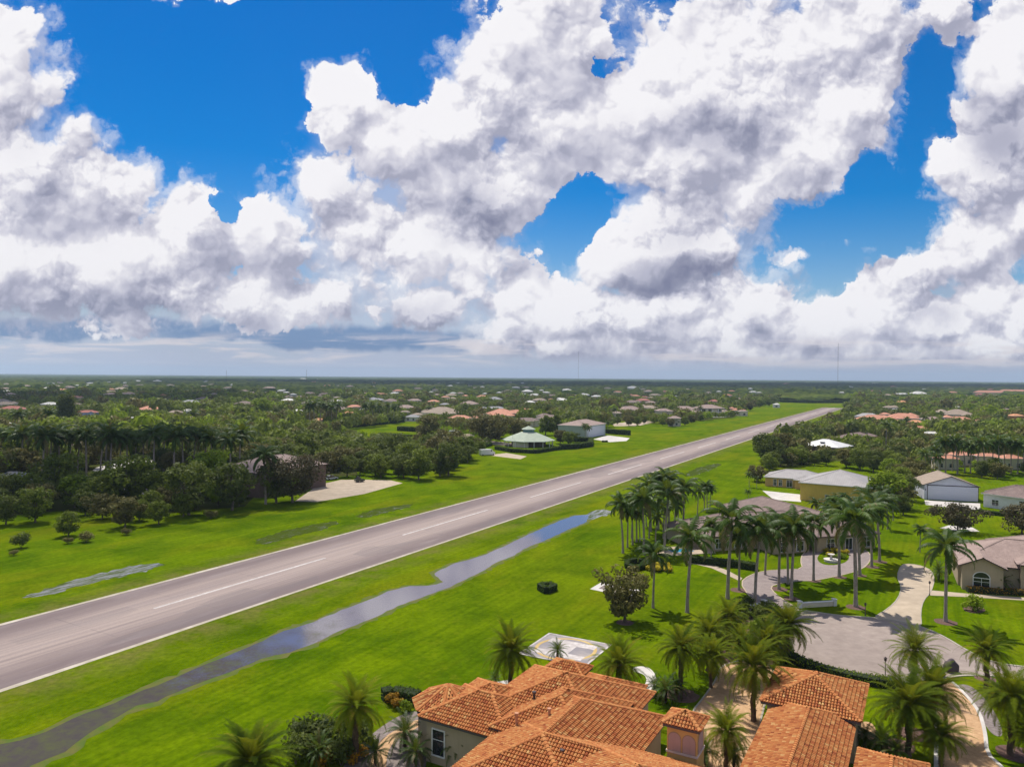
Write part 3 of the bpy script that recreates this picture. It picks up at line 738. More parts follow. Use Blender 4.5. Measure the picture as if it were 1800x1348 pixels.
def date_proto(seed, th=4.8, L=3.8, nf=66, leafmat=None, name='date_palm', tr=.24):
    r = random.Random(seed); root = empty(name, (0, 0, -500))
    tb = MB(); n = 14
    pts = [(0.06 * math.sin(i), 0.05 * math.cos(i * 1.7), -.2 + (th + .2) * i / n) for i in range(n + 1)]
    tb.tube(pts, [tr * (1.45 if i == 0 else 1.0) * (1 + .10 * (i % 2)) * (1 + .35 * max(0, (i - 10) / 4)) for i in range(n + 1)], 10)
    # old leaf bases standing off the trunk
    for i in range(90):
        z = th * (.15 + .85 * i / 90); a = i * 2.4
        p = Vector((math.cos(a) * tr, math.sin(a) * tr, z)); o = Vector((math.cos(a), math.sin(a), .9)).normalized()
        s = Vector((-math.sin(a), math.cos(a), 0)) * .07
        e_ = p + o * .17
        tb.face([p - s, p + s, e_ + s * .6, e_ - s * .6])
    tb.build('trunk', M_DTRUNK, root)
    cr = MB()
    for k in range(nf):
        az = k * 2.39996 + r.uniform(-.15, .15); f = k / (nf - 1)
        el = 1.45 - 2.05 * f ** .9 + r.uniform(-.2, .2)
        frond(cr, r, (0.1 * math.cos(az), 0.1 * math.sin(az), th), az, el, L * r.uniform(.72, 1.1), .95 + .5 * f + .25 * r.random(), 30, .125 * L, .018 * L, .16, (.05 + .75 * r.random()) if f < .86 else .80 + .2 * r.random(), rach=.03)
    cr.build('crown', leafmat or M_DATE, root)
    return root

# ---------------------------------------------------------------- shrubs and hedges
def shrub_proto(name, seed, w, h, leaf, n=9, per=70, size=.13):
    r = random.Random(seed); root = empty(name, (0, 0, -500)); cr = MB()
    for i in range(n):
        a = r.uniform(0, 6.28); q = r.random() ** .5 * w * .32
        leaf_quads(cr, r, Vector((math.cos(a) * q, math.sin(a) * q, h * r.uniform(.3, .72))), max(w, h) * r.uniform(.18, .30), per, size, r.uniform(.25, .75), .8)
    st = MB()
    for k in range(4):
        a = k * 1.57 + r.random(); st.tube([(0, 0, -.1), (math.cos(a) * w * .18, math.sin(a) * w * .18, h * .6)], [.035, .015], 5)
    st.build('stem', M_BARK, root); cr.build('foliage', leaf, root)
    return root

def hedge(pts_px, w, h, leaf=None, closed=False, size=.11, dens=46, label=None, seed=3, z0=0.0, loc_raw=None, group=None, name='hedge'):
    """clipped hedge along a line of ground points: a woody core with leaves over it"""
    r = random.Random(seed); P = loc_raw or [at(x, y) for x, y in pts_px]
    if closed: P = P + [P[0]]
    o0 = P[0].copy(); mb = MB(); core = MB()
    for p, q in zip(P, P[1:]):
        d = (q - p); L = d.length; d.normalize(); s = Vector((-d.y, d.x, 0))
        a, b = p - o0, q - o0
        core.face([a - s * w * .42 + Vector((0, 0, h * .93)), b - s * w * .42 + Vector((0, 0, h * .93)), b + s * w * .42 + Vector((0, 0, h * .93)), a + s * w * .42 + Vector((0, 0, h * .93))])
        for sg in (-1, 1):
            core.face([a + s * sg * w * .42, b + s * sg * w * .42, b + s * sg * w * .42 + Vector((0, 0, h * .93)), a + s * sg * w * .42 + Vector((0, 0, h * .93))])
        for e_ in (a, b):
            core.face([e_ - s * w * .42, e_ + s * w * .42, e_ + s * w * .42 + Vector((0, 0, h * .93)), e_ - s * w * .42 + Vector((0, 0, h * .93))])
        area = L * (w + 2 * h); n = int(area * dens * (.11 / size) ** 2 * .55)
        for _ in range(min(n, 9000)):
            t = r.random(); u = r.uniform(-1, 1)
            side = r.random() < (2 * h) / (w + 2 * h)
            if side: sg = r.choice((-1, 1)); off = s * sg * w * (.5 + r.uniform(-.05, .06)); zz = r.uniform(0, h)
            else: off = s * w * .5 * u; zz = h * (1 + r.uniform(-.06, .07))
            c = a.lerp(b, t) + off + Vector((0, 0, zz))
            nrm = Vector((r.uniform(-1, 1), r.uniform(-1, 1), r.uniform(-.2, 1.2))).normalized()
            uu = nrm.orthogonal().normalized(); vv = nrm.cross(uu); z_ = size * r.uniform(.6, 1.3)
            mb.face([c - uu * z_, c - vv * z_ * .6, c + uu * z_, c + vv * z_ * .6], 0, None, r.random())
    root = empty(name, o0 + Vector((0, 0, z0)))
    core.build('woody_core', M_CORE, root); mb.build('foliage', leaf or M_HEDGE, root)
    tag(root, label, 'hedge', group)
    return root
M_CORE = material('hedge core', col=(.022, .032, .012), rough=1.0)
# ---------------------------------------------------------------- building materials
def m_tile_real(N, b):
    a = N.new('ShaderNodeAttribute'); a.attribute_name = 'tone'
    rp = N.new('ShaderNodeValToRGB'); N.put(rp.inputs[0], a.outputs['Fac']); rp.color_ramp.interpolation = 'LINEAR'
    e = rp.color_ramp.elements; e[0].position = 0; e[0].color = (.28, .080, .032, 1); e[1].position = 1; e[1].color = (.62, .37, .145, 1)
    for p_, c_ in ((.22, (.39, .118, .042, 1)), (.5, (.49, .185, .062, 1)), (.72, (.56, .26, .092, 1))):
        q = e.new(p_); q.color = c_
    g = N.new('ShaderNodeNewGeometry').outputs['Position']
    c = N.mix(N.math('MULTIPLY', N.rng(N.noise(g, 6, 5, .7), .45, .7), .35), rp.outputs[0], (.30, .13, .07))
    N.put(b.inputs['Base Color'], c); b.inputs['Roughness'].default_value = .85; b.inputs['Specular IOR Level'].default_value = .08
M_TILE = material('mixed terracotta tile', m_tile_real)
M_UNDER = material('mortar under tiles', col=(.20, .075, .040), rough=.95)

def roof_mat(name, c1, c2, course=.36, col=.30, bump=.6, rough=.8, rib=False, spec=.25):
    """tile courses (or metal ribs) laid out in the roof faces' own metres"""
    def fn(N, b):
        uv = N.new('ShaderNodeUVMap').outputs[0]; sp = N.new('ShaderNodeSeparateXYZ'); N.put(sp.inputs[0], uv)
        g = N.new('ShaderNodeNewGeometry').outputs['Position']
        n1 = N.noise(g, .5, 5, .65); n2 = N.noise(g, 4.0, 4, .7)
        c = N.mix(N.rng(n1, .35, .65), c1, c2)
        if rib:
            f = N.math('PINGPONG', sp.outputs[0], col / 2)
            hgt = N.rng(f, 0.0, .07, 1, 0)
            c = N.mix(N.math('MULTIPLY', hgt, .25), c, tuple(x * .7 for x in c1))
        else:
            f1 = N.math('FRACT', N.math('DIVIDE', sp.outputs[1], course))
            f2 = N.math('PINGPONG', sp.outputs[0], col / 2)
            hgt = N.math('ADD', N.math('SUBTRACT', 1.0, f1), N.math('MULTIPLY', f2, 1.0 / col))
            ij = N.new('ShaderNodeCombineXYZ')
            N.put(ij.inputs[0], N.math('FLOOR', N.math('DIVIDE', sp.outputs[0], col))); N.put(ij.inputs[1], N.math('FLOOR', N.math('DIVIDE', sp.outputs[1], course)))
            wn = N.new('ShaderNodeTexWhiteNoise', noise_dimensions='2D'); N.put(wn.inputs['Vector'], ij.outputs[0])
            c = N.mix(N.math('MULTIPLY', wn.outputs['Value'], .35), c, tuple(x * .62 for x in c1))
        c = N.mix(N.math('MULTIPLY', N.rng(n2, .5, .75), .25), c, tuple(x * .6 for x in c1))
        N.put(b.inputs['Base Color'], c); b.inputs['Roughness'].default_value = rough; b.inputs['Specular IOR Level'].default_value = spec
        bp = N.new('ShaderNodeBump'); bp.inputs['Strength'].default_value = bump; bp.inputs['Distance'].default_value = .06
        N.put(bp.inputs['Height'], hgt); N.put(b.inputs['Normal'], bp.outputs[0])
    return material(name, fn)
R_BROWN = roof_mat('brown grey roof tile', (.19, .135, .12), (.26, .19, .165))
R_PINK = roof_mat('pinkish tan roof tile', (.30, .215, .185), (.39, .285, .245))
R_TAN = roof_mat('tan roof tile', (.30, .23, .175), (.38, .30, .23))
R_TERRA = roof_mat('salmon roof tile', (.52, .22, .14), (.64, .32, .21))
R_RED = roof_mat('dull red roof tile', (.30, .10, .08), (.40, .15, .11))
R_WHITE = roof_mat('white roof tile', (.62, .60, .55), (.76, .73, .68))
R_METAL = roof_mat('pale grey metal roof', (.30, .275, .265), (.37, .34, .325), col=.6, rib=True, rough=.5, spec=.45)
R_WMETAL = roof_mat('white metal roof', (.64, .62, .61), (.74, .72, .70), col=.8, rib=True, rough=.5, spec=.4)
R_GREEN = roof_mat('pale green roof', (.33, .38, .30), (.42, .46, .36), col=.8, rib=True)
R_GREY = roof_mat('grey roof shingle', (.26, .26, .27), (.36, .35, .36))
R_ORANGE = roof_mat('orange roof tile', (.58, .26, .12), (.70, .36, .19))
def stucco(name, c):
    def fn(N, b):
        g = N.new('ShaderNodeNewGeometry').outputs['Position']
        k = N.mix(N.rng(N.noise(g, .6, 5, .6), .35, .65), tuple(x * .88 for x in c), c)
        k = N.mix(N.math('MULTIPLY', N.rng(N.noise(N.mapping(g, scale=(3, 3, .25)), 1.2, 5, .7), .52, .75), .30), k, tuple(x * .6 for x in c))
        N.put(b.inputs['Base Color'], k); b.inputs['Roughness'].default_value = .9; b.inputs['Specular IOR Level'].default_value = .15
        bp = N.new('ShaderNodeBump'); bp.inputs['Strength'].default_value = .3; bp.inputs['Distance'].default_value = .02
        N.put(bp.inputs['Height'], N.noise(g, 9, 3, .6)); N.put(b.inputs['Normal'], bp.outputs[0])
    return material(name, fn)
W_TAN = stucco('tan stucco', (.46, .36, .25)); W_CREAM = stucco('cream stucco', (.66, .58, .46)); W_WHITE = stucco('white stucco', (.72, .70, .68))
W_YEL = stucco('yellow stucco', (.62, .43, .10)); W_BROWN = stucco('brown stucco', (.16, .11, .09)); W_BLUE = stucco('pale blue wall', (.38, .50, .78))
W_PINK = stucco('pink stucco', (.62, .38, .30)); W_GREEN = stucco('grey green wall', (.40, .44, .40)); W_ORANGE = stucco('orange stucco', (.66, .34, .14))
W_LILAC = stucco('lilac white wall', (.66, .66, .76)); W_GOLD = stucco('golden stucco', (.62, .40, .15))
W_ARCH = stucco('pink grey niche', (.46, .33, .30))
M_TRIM = material('white trim', col=(.74, .72, .70), rough=.6)
M_DTRIM = material('dark trim', col=(.07, .05, .05), rough=.6)
M_GUTTER = material('bronze gutter', col=(.10, .085, .09), rough=.5)
M_GLASS = material('window glass', col=(.018, .022, .028), rough=.07, spec=.7)
def m_garage(N, b):
    o = N.new('ShaderNodeTexCoord').outputs['Object']; sp = N.new('ShaderNodeSeparateXYZ'); N.put(sp.inputs[0], o)
    f = N.rng(N.math('PINGPONG', sp.outputs[2], .30), 0, .03, 0, 1)
    c = N.mix(N.math('SUBTRACT', 1.0, f), (.64, .65, .74), (.40, .41, .50))
    c = N.mix(N.math('MULTIPLY', N.noise(o, .6, 5, .6), .35), c, (.50, .52, .64))
    N.put(b.inputs['Base Color'], c); b.inputs['Roughness'].default_value = .5
M_GARAGE = material('white garage door', m_garage)

# ---------------------------------------------------------------- roofs and houses
def hip_planes(x0, x1, y0, y1, ze, pitch, style='hip'):
    """faces of a roof over a rectangle: (points, eave direction, up-slope direction)"""
    w, d = x1 - x0, y1 - y0; V3 = lambda x, y, z: Vector((x, y, z)); out = []
    k = math.sqrt(1 + pitch * pitch)
    if style == 'hip':
        if w >= d:
            h = d / 2; zr = ze + pitch * h; r0, r1 = V3(x0 + h, y0 + h, zr), V3(x1 - h, y0 + h, zr)
        else:
            h = w / 2; zr = ze + pitch * h; r0, r1 = V3(x0 + h, y0 + h, zr), V3(x0 + h, y1 - h, zr)
        A, B, Cc, D = V3(x0, y0, ze), V3(x1, y0, ze), V3(x1, y1, ze), V3(x0, y1, ze)
        if w >= d: fs = [[A, B, r1, r0], [B, Cc, r1], [Cc, D, r0, r1], [D, A, r0]]
        else: fs = [[A, B, r0], [B, Cc, r1, r0], [Cc, D, r1], [D, A, r0, r1]]
        edges = [(A, r0), (B, r1 if w >= d else r0), (Cc, r1), (D, r0 if w >= d else r1), (r0, r1)]
    elif style == 'gx':                       # ridge along x, gables at both x ends
        ym = (y0 + y1) / 2; zr = ze + pitch * (y1 - y0) / 2
        r0, r1 = V3(x0, ym, zr), V3(x1, ym, zr)
        fs = [[V3(x0, y0, ze), V3(x1, y0, ze), r1, r0], [V3(x1, y1, ze), V3(x0, y1, ze), r0, r1]]; edges = [(r0, r1)]
    else:                                     # 'gy': ridge along y
        xm = (x0 + x1) / 2; zr = ze + pitch * (x1 - x0) / 2
        r0, r1 = V3(xm, y0, zr), V3(xm, y1, zr)
        fs = [[V3(x1, y0, ze), V3(x1, y1, ze), r1, r0], [V3(x0, y1, ze), V3(x0, y0, ze), r0, r1]]; edges = [(r0, r1)]
    for f in fs:
        u = (f[1] - f[0]).normalized(); n = (f[1] - f[0]).cross(f[2] - f[0]).normalized(); v = n.cross(u)
        out.append((f, u, v, n))
    return out, edges

def roof_height(bl, x, y):
    x0, x1, y0, y1, ze, p = bl[:6]; st = bl[6] if len(bl) > 6 else 'hip'
    if not (x0 <= x <= x1 and y0 <= y <= y1): return -1
    dx, dy = min(x - x0, x1 - x), min(y - y0, y1 - y)
    return ze + p * (min(dx, dy) if st == 'hip' else dy if st == 'gx' else dx)

def roof_mesh(bl, th=.20):
    x0, x1, y0, y1, ze, p = bl[:6]; st = bl[6] if len(bl) > 6 else 'hip'
    mb = MB(); pl, edges = hip_planes(x0, x1, y0, y1, ze, p, st)
    for f, u, v, n in pl:
        mb.face(f, 0, [((q - f[0]).dot(u), (q - f[0]).dot(v)) for q in f])
        if st != 'hip': mb.face([q - Vector((0, 0, th)) for q in f[::-1]], 1)
    if st == 'hip':
        mb.box(x0, x1, y0, y1, ze - th, ze - .002, 1, faces='xXyYz')
    else:
        for f, u, v, n in pl:
            for i in (0, 1, 3):
                a, b = f[i], f[(i + 1) % 4]; d = Vector((0, 0, th)); mb.face([a - d, b - d, b, a], 1)
    for a, b in edges:                        # ridge and hip caps
        d = (b - a)
        if d.length < .3: continue
        s = d.cross(Vector((0, 0, 1))).normalized() * .17; up = Vector((0, 0, .09))
        mb.face([a - s + up * .2, b - s + up * .2, b + up, a + up], 2, [(0, 0), (d.length, 0), (d.length, .2), (0, .2)])
        mb.face([a + up, b + up, b + s + up * .2, a + s + up * .2], 2, [(0, 0), (d.length, 0), (d.length, .2), (0, .2)])
    return mb

def wall_mesh(bl, ins, zb=0.0):
    x0, x1, y0, y1, ze, p = bl[:6]; st = bl[6] if len(bl) > 6 else 'hip'
    mb = MB(); X0, X1, Y0, Y1 = x0 + ins, x1 - ins, y0 + ins, y1 - ins
    top = ze - .19
    mb.box(X0, X1, Y0, Y1, zb, top, faces='xXyY')
    if st == 'gy':
        xm = (x0 + x1) / 2; zz = ze + p * (xm - X0) - .03
        for Y in (Y0, Y1):
            f = [(X0, Y, top), (X1, Y, top), (X1, Y, top + .25), (xm, Y, ze + p * (x1 - x0) / 2 - .22), (X0, Y, top + .25)]
            mb.face(f if Y == Y0 else f[::-1])
    if st == 'gx':
        ym = (y0 + y1) / 2
        for X in (X0, X1):
            f = [(X, Y0, top), (X, Y1, top), (X, Y1, top + .25), (X, ym, ze + p * (y1 - y0) / 2 - .22), (X, Y0, top + .25)]
            mb.face(f[::-1] if X == X0 else f)
    return mb

def opening(root, side, pos, z, w, h, plane, kind='window', mull=1, arch=False, trim=None):
    """window or door set 3 cm proud of a wall: frame mesh with the pane as its sub-part"""
    ax, ay, nx, ny = {'f': (1, 0, 0, -1), 'b': (1, 0, 0, 1), 'l': (0, 1, -1, 0), 'r': (0, 1, 1, 0)}[side]
    def T(u, t, zz):
        x = pos * ax + u * ax + (plane if ax == 0 else 0) + nx * t
        y = (pos + u) * ay + (plane if ay == 0 else 0) + ny * t
        return Vector((x, y, zz))
    def slab(mb, u0, u1, z0, z1, t0, t1, mi=0):
        P = [T(u, t, zz) for zz in (z0, z1) for t in (t0, t1) for u in (u0, u1)]
        F = [(0, 2, 3, 1), (4, 5, 7, 6), (0, 1, 5, 4), (2, 6, 7, 3), (0, 4, 6, 2), (1, 3, 7, 5)]
        for f in F: mb.face([P[i] for i in f], mi)
    fr = MB(); b = .11
    slab(fr, -w/2 - b, w/2 + b, z + h/2, z + h/2 + b, .0, .09); slab(fr, -w/2 - b, w/2 + b, z - h/2 - b, z - h/2, .0, .12)
    slab(fr, -w/2 - b, -w/2, z - h/2, z + h/2, .0, .09); slab(fr, w/2, w/2 + b, z - h/2, z + h/2, .0, .09)
    for k in range(mull):
        u = -w/2 + w * (k + 1) / (mull + 1); slab(fr, u - .035, u + .035, z - h/2, z + h/2, .0, .07)
    if kind == 'window' and h > 1.2: slab(fr, -w/2, w/2, z + h * .1, z + h * .1 + .06, .0, .068)
    if arch:
        pts = [T(w/2 * math.cos(t), .06, z + h/2 + b + w/2 * .8 * math.sin(t)) for t in [math.pi * i / 10 for i in range(11)]]
        for i in range(10):
            p, q = pts[i], pts[i + 1]; c = T(0, .06, z + h/2 + b)
            fr.face([c + (p - c) * 1.13, c + (q - c) * 1.13, q, p])
    fo = fr.build(kind, trim or M_TRIM, root)
    pn = MB(); slab(pn, -w/2 + .001, w/2 - .001, z - h/2 + .001, z + h/2 - .001, .005, .035)
    if arch:
        c = T(0, .04, z + h/2 + b); pts = [T(w/2 * math.cos(t), .04, z + h/2 + b + w/2 * .8 * math.sin(t)) for t in [math.pi * i / 10 for i in range(11)]]
        for i in range(10): pn.face([c, pts[i], pts[i + 1]])
    pn.build('pane' if kind == 'window' else 'door_panel', M_GLASS, fo)
    return fo

def building(name, label, cat, origin, rot, blocks, roof, wall, ins=.5, trim=M_DTRIM, group=None, ops=(), extra=None, cap=None):
    root = empty(name, origin, rot); tag(root, label, cat, group)
    for i, bl in enumerate(blocks):
        roof_mesh(bl).build('roof', [roof, trim, cap or roof], root)
        wall_mesh(bl, ins + .004 * i).build('wall', wall, root)
    for o in ops: opening(root, **o)
    if extra: extra(root)
    return root

def from_eave(pl, pr, ze):
    """origin and heading from the picture positions of the two front eave corners at height ze"""
    a, b = at(pl[0], pl[1], ze), at(pr[0], pr[1], ze)
    return Vector((a.x, a.y, 0)), math.atan2(b.y - a.y, b.x - a.x), (Vector((b.x, b.y)) - Vector((a.x, a.y))).length

# ---------------------------------------------------------------- the terracotta villa (runway axes: x = across (B), y = along (A))
P_ = .43
# local frame: x axis = BX, y axis = AX (rotation -TH), origin on the ground at a=60, b=-30
VA, VB = 60.0, -30.0
def vb(a0, a1, b0, b1, ze, p=P_, st='hip'): return (b0 - VB, b1 - VB, a0 - VA, a1 - VA, ze, p, st)
VILLA = [vb(57.5, 71.0, -36.7, -23.2, 4.2), vb(55.0, 63.0, -40.5, -31.0, 4.2), vb(55.6, 66.5, -33.3, -23.9, 4.7), vb(46.6, 66.4, -32.7, -20.4, 4.2),
         vb(46.9, 59.1, -32.6, -12.0, 4.21), vb(30.0, 59.12, -27.4, -7.0, 4.19), vb(71.1, 74.1, -35.6, -31.2, 4.15), vb(64.0, 72.6, -31.0, -24.6, 3.95), vb(58.0, 65.0, -40.2, -33.0, 4.15)]
SIDE = [(-13.8, -4.9, 74.4, 83.9, 4.2, .42, 'hip'), (-12.9, -5.4, 50.0, 76.4, 3.6, .42, 'hip')]

def tiled_roof(root, blocks, M, extra_polys=(), name='roof'):
    """real barrel tiles, course by course, over every face that shows"""
    r = random.Random(11)
    under = MB(); tl = MB(); W, E = .27, .36
    arc = [(-.46, -.02), (-.34, .09), (0, .145), (.34, .09), (.46, -.02)]
    def hidden(p, me):
        return any(i != me and roof_height(b, p.x, p.y) > p.z + .07 for i, b in enumerate(blocks))
    def offscreen(p):
        q = M @ p; x, y = px(q); return y > 1425 or x < -60 or x > 1860
    for bi, bl in enumerate(blocks):
        pl, edges = hip_planes(*bl[:6], bl[6])
        x0, x1, y0, y1, ze = bl[:5]
        under.box(x0 + .04, x1 - .04, y0 + .04, y1 - .04, ze - .24, ze - .03, 1, faces='xXyYz')
        for f, u, v, n in pl:
            under.face([p - n * .03 for p in f])
            us = [(p - f[0]).dot(u) for p in f]; vs = [(p - f[0]).dot(v) for p in f]
            cnv = list(zip(us, vs)); nv = int(max(vs) / E) + 1; nu = int((max(us) - min(us)) / W) + 1
            def inside(a, b):
                return all((cnv[(i + 1) % len(cnv)][0] - cnv[i][0]) * (b - cnv[i][1]) - (cnv[(i + 1) % len(cnv)][1] - cnv[i][1]) * (a - cnv[i][0]) > -.04 for i in range(len(cnv)))
            for j in range(nv):
                v0 = j * E - .06
                for i in range(nu):
                    uc = min(us) + (i + .5) * W
                    if not inside(uc, max(.02, v0 + E * .5)): continue
                    p = f[0] + u * uc + v * (v0 + E * .5)
                    if hidden(p, bi) or offscreen(p): continue
                    t = r.gauss(.52, .12); t = min(1, max(0, t if r.random() > .16 else t + r.choice((-.38, .34))))
                    lift = .045 + r.uniform(0, .02); sk = r.uniform(-.012, .012)
                    lo = [f[0] + u * (uc + a * W * 1.04 + sk) + v * v0 + n * (h * 1.05 + lift) for a, h in arc]
                    hi = [f[0] + u * (uc + a * W * .90) + v * (v0 + E + .05) + n * (h * .9 + .0) for a, h in arc]
                    for k in range(4):
                        tl.face([lo[k], lo[k + 1], hi[k + 1], hi[k]], 0, None, t)
                        tl.face([lo[k] - n * .035, lo[k + 1] - n * .035, lo[k + 1], lo[k]], 0, None, t)
        for a, b in edges:
            d = b - a; L = d.length
            if L < .4: continue
            d.normalize(); s = d.cross(Vector((0, 0, 1))).normalized(); up = s.cross(d); k = 0
            if up.z < 0: up = -up
            while k * .38 < L:
                p0 = a + d * (k * .38); k += 1
                if hidden(p0 + d * .19 + Vector((0, 0, -.02)), bi) or offscreen(p0): continue
                p1 = p0 + d * .45; t = .38 + .3 * r.random()
                A_ = [p0 + s * (math.cos(q) * .19) + up * (math.sin(q) * .15 + .075) for q in [math.pi * m / 5 for m in range(6)]]
                B_ = [p1 + s * (math.cos(q) * .16) + up * (math.sin(q) * .13 + .05) for q in [math.pi * m / 5 for m in range(6)]]
                for m in range(5):
                    tl.face([A_[m + 1], A_[m], B_[m], B_[m + 1]], 0, None, t)
                tl.face(A_, 0, None, t * .6)
    ro = under.build(name, [M_UNDER, M_GUTTER], root)
    tl.build('roof_tiles', M_TILE, ro)
    return ro

villa = empty('villa', ab(VA, VB), -TH)
tag(villa, 'large villa with many hipped mixed terracotta tile roofs and stucco walls in the foreground', 'house')
bpy.context.view_layer.update()
MV = Matrix.Translation(ab(VA, VB)) @ Matrix.Rotation(-TH, 4, 'Z')
tiled_roof(villa, VILLA, MV)
for i, bl in enumerate(VILLA): wall_mesh(bl, .55 + .004 * i).build('wall', W_TAN, villa)
# octagonal bay at the left end
def oct_bay():
    cx_, cy_ = -40.0 - VB, 59.2 - VA; R_ = 3.5; zt, z0 = 5.75, 4.1
    pts = [Vector((cx_ + R_ * math.cos(math.radians(22.5 + 45 * k)), cy_ + R_ * math.sin(math.radians(22.5 + 45 * k)), z0)) for k in range(8)]
    ap = Vector((cx_, cy_, zt)); tl = MB(); un = MB(); r = random.Random(4)
    for k in range(8):
        p, q = pts[k], pts[(k + 1) % 8]
        un.face([p, q, ap], 0); u = (q - p).normalized(); n = (q - p).cross(ap - p).normalized(); v = n.cross(u)
        L = (q - p).length; H = (ap - p).dot(v); j = 0
        while j * .40 < H - .2:
            v0 = j * .4 - .05; half = L / 2 * (1 - (v0 + .2) / H); nn = max(1, int(2 * half / .29))
            for i in range(nn):
                uc = L / 2 - nn * .29 / 2 + (i + .5) * .29; t = r.random(); P0 = p + u * uc + v * v0
                if roof_height(VILLA[1], P0.x, P0.y) > P0.z + .1 or roof_height(VILLA[8], P0.x, P0.y) > P0.z + .1: continue
                lo = [P0 + u * (a * .30) + n * (h + .05) for a, h in ((-.5, 0), (-.34, .085), (0, .13), (.34, .085), (.5, 0))]
                hi = [P0 + v * .45 + u * (a * .26) + n * h * .9 for a, h in ((-.5, 0), (-.34, .085), (0, .13), (.34, .085), (.5, 0))]
                for m in range(4):
                    tl.face([lo[m], lo[m + 1], hi[m + 1], hi[m]], 0, None, t); tl.face([lo[m] - n * .035, lo[m + 1] - n * .035, lo[m + 1], lo[m]], 0, None, t)
            j += 1
        d = ap - p; s = d.cross(Vector((0, 0, 1))).normalized(); up = s.cross(d).normalized()
        if up.z < 0: up = -up
        for m in range(4):
            q0, q1 = math.pi * m / 4, math.pi * (m + 1) / 4
            tl.face([p + s * math.cos(q1) * .17 + up * (math.sin(q1) * .13 + .07), p + s * math.cos(q0) * .17 + up * (math.sin(q0) * .13 + .07), ap + s * math.cos(q0) * .14 + up * (math.sin(q0) * .1 + .05), ap + s * math.cos(q1) * .14 + up * (math.sin(q1) * .1 + .05)], 0, None, .5)
    un.prism([(p.x, p.y) for p in [ap + (p - ap) * .985 for p in pts]], z0 - .22, z0 - .01, 1)
    ro = un.build('roof', [M_UNDER, M_GUTTER], villa); tl.build('roof_tiles', M_TILE, ro)
    w = MB(); w.prism([(cx_ + (p.x - cx_) * .85, cy_ + (p.y - cy_) * .85) for p in pts], 0, z0 - .2); w.build('wall', W_TAN, villa)
oct_bay()
def on_plane(x, y, a=None, b=None):
    """where the picture ray meets the upright plane a = const or b = const; gives (a, b, z)"""
    d = _F + _R * ((x - 900) / F_PX) + _U * ((674 - y) / F_PX)
    t = a / d.dot(AX) if a is not None else b / d.dot(BX)
    return d.dot(AX) * t, d.dot(BX) * t, CAM_H + d.z * t
wa, wb_, wz = on_plane(771, 1305, a=55.55)
opening(villa, 'f', wb_ - VB, wz, 1.25, 2.3, 55.55 - VA - .004, mull=0)
# vent pipes
for (x, y, z) in ((908, 1270, 5.35), (965.5, 1262, 6.0), (939, 1222, 6.0), (988, 1325, 6.2)):
    p = at(x, y, z); q = (p - ab(VA, VB)); l = Vector((q.dot(BX), q.dot(AX), z)); m = MB()
    tall = .75 if y in (1270, 1262) else .25
    m.tube([(l.x, l.y, z - .4), (l.x, l.y, z + tall), (l.x, l.y, z + tall + .02)], [.12, .12, .12], 10)
    m.tube([(l.x, l.y, z + tall), (l.x, l.y, z + tall + .14)], [.19, .19], 10)
    m.build('vent_pipe', material('terracotta pipe', col=(.52, .25, .14)) if tall > .5 else M_DTRIM, villa)
# chimney tower with two arched niches and its own tiled cap
ch = empty('chimney', (0, 0, 0)); ch.parent = villa
CA0, CA1, CB0, CB1 = 59.75, 61.95, -18.5, -16.0
x0, x1, y0, y1 = CB0 - VB, CB1 - VB, CA0 - VA, CA1 - VA
m = MB(); m.box(x0, x1, y0, y1, 0, 6.75); m.build('stack', W_GOLD, ch)
m = MB(); m.box(x0 - .07, x1 + .07, y0 - .07, y1 + .07, 4.55, 4.72); m.build('band', stucco('pale band', (.62, .54, .48)), ch)
for sd_, n_ in (('f', 2), ('r', 1)):
    for k in range(n_):
        m = MB()
        if sd_ == 'f':
            w_ = (x1 - x0) / 2 - .22; c_ = x0 + (x1 - x0) * (.26 + .48 * k)
            pts = [(c_ - w_ / 2, y0 - .03, 4.74), (c_ + w_ / 2, y0 - .03, 4.74)] + [(c_ + w_ / 2 * math.cos(t), y0 - .03, 5.75 + w_ / 2 * math.sin(t)) for t in [math.pi * i / 12 for i in range(13)]]
            fr_ = [(c_ + (p[0] - c_) * 1.09, y0 - .015, 4.74 + (p[2] - 4.74) * 1.04) for p in pts]
        else:
            w_ = (y1 - y0) - .7; c_ = (y0 + y1) / 2
            pts = [(x1 + .03, c_ - w_ / 2, 4.74), (x1 + .03, c_ + w_ / 2, 4.74)] + [(x1 + .03, c_ + w_ / 2 * math.cos(t), 5.6 + w_ / 2 * math.sin(t)) for t in [math.pi * i / 12 for i in range(13)]]
            fr_ = [(x1 + .015, c_ + (p[1] - c_) * 1.09, 4.74 + (p[2] - 4.74) * 1.04) for p in pts]
        m.face(pts, 0); m.face(fr_, 1)
        m.build('arched_niche', [W_ARCH, material('niche surround', col=(.36, .25, .15))], ch)
tiled_roof(ch, [(x0 - .32, x1 + .32, y0 - .32, y1 + .32, 6.95, .50, 'hip')], MV, name='cap_roof')

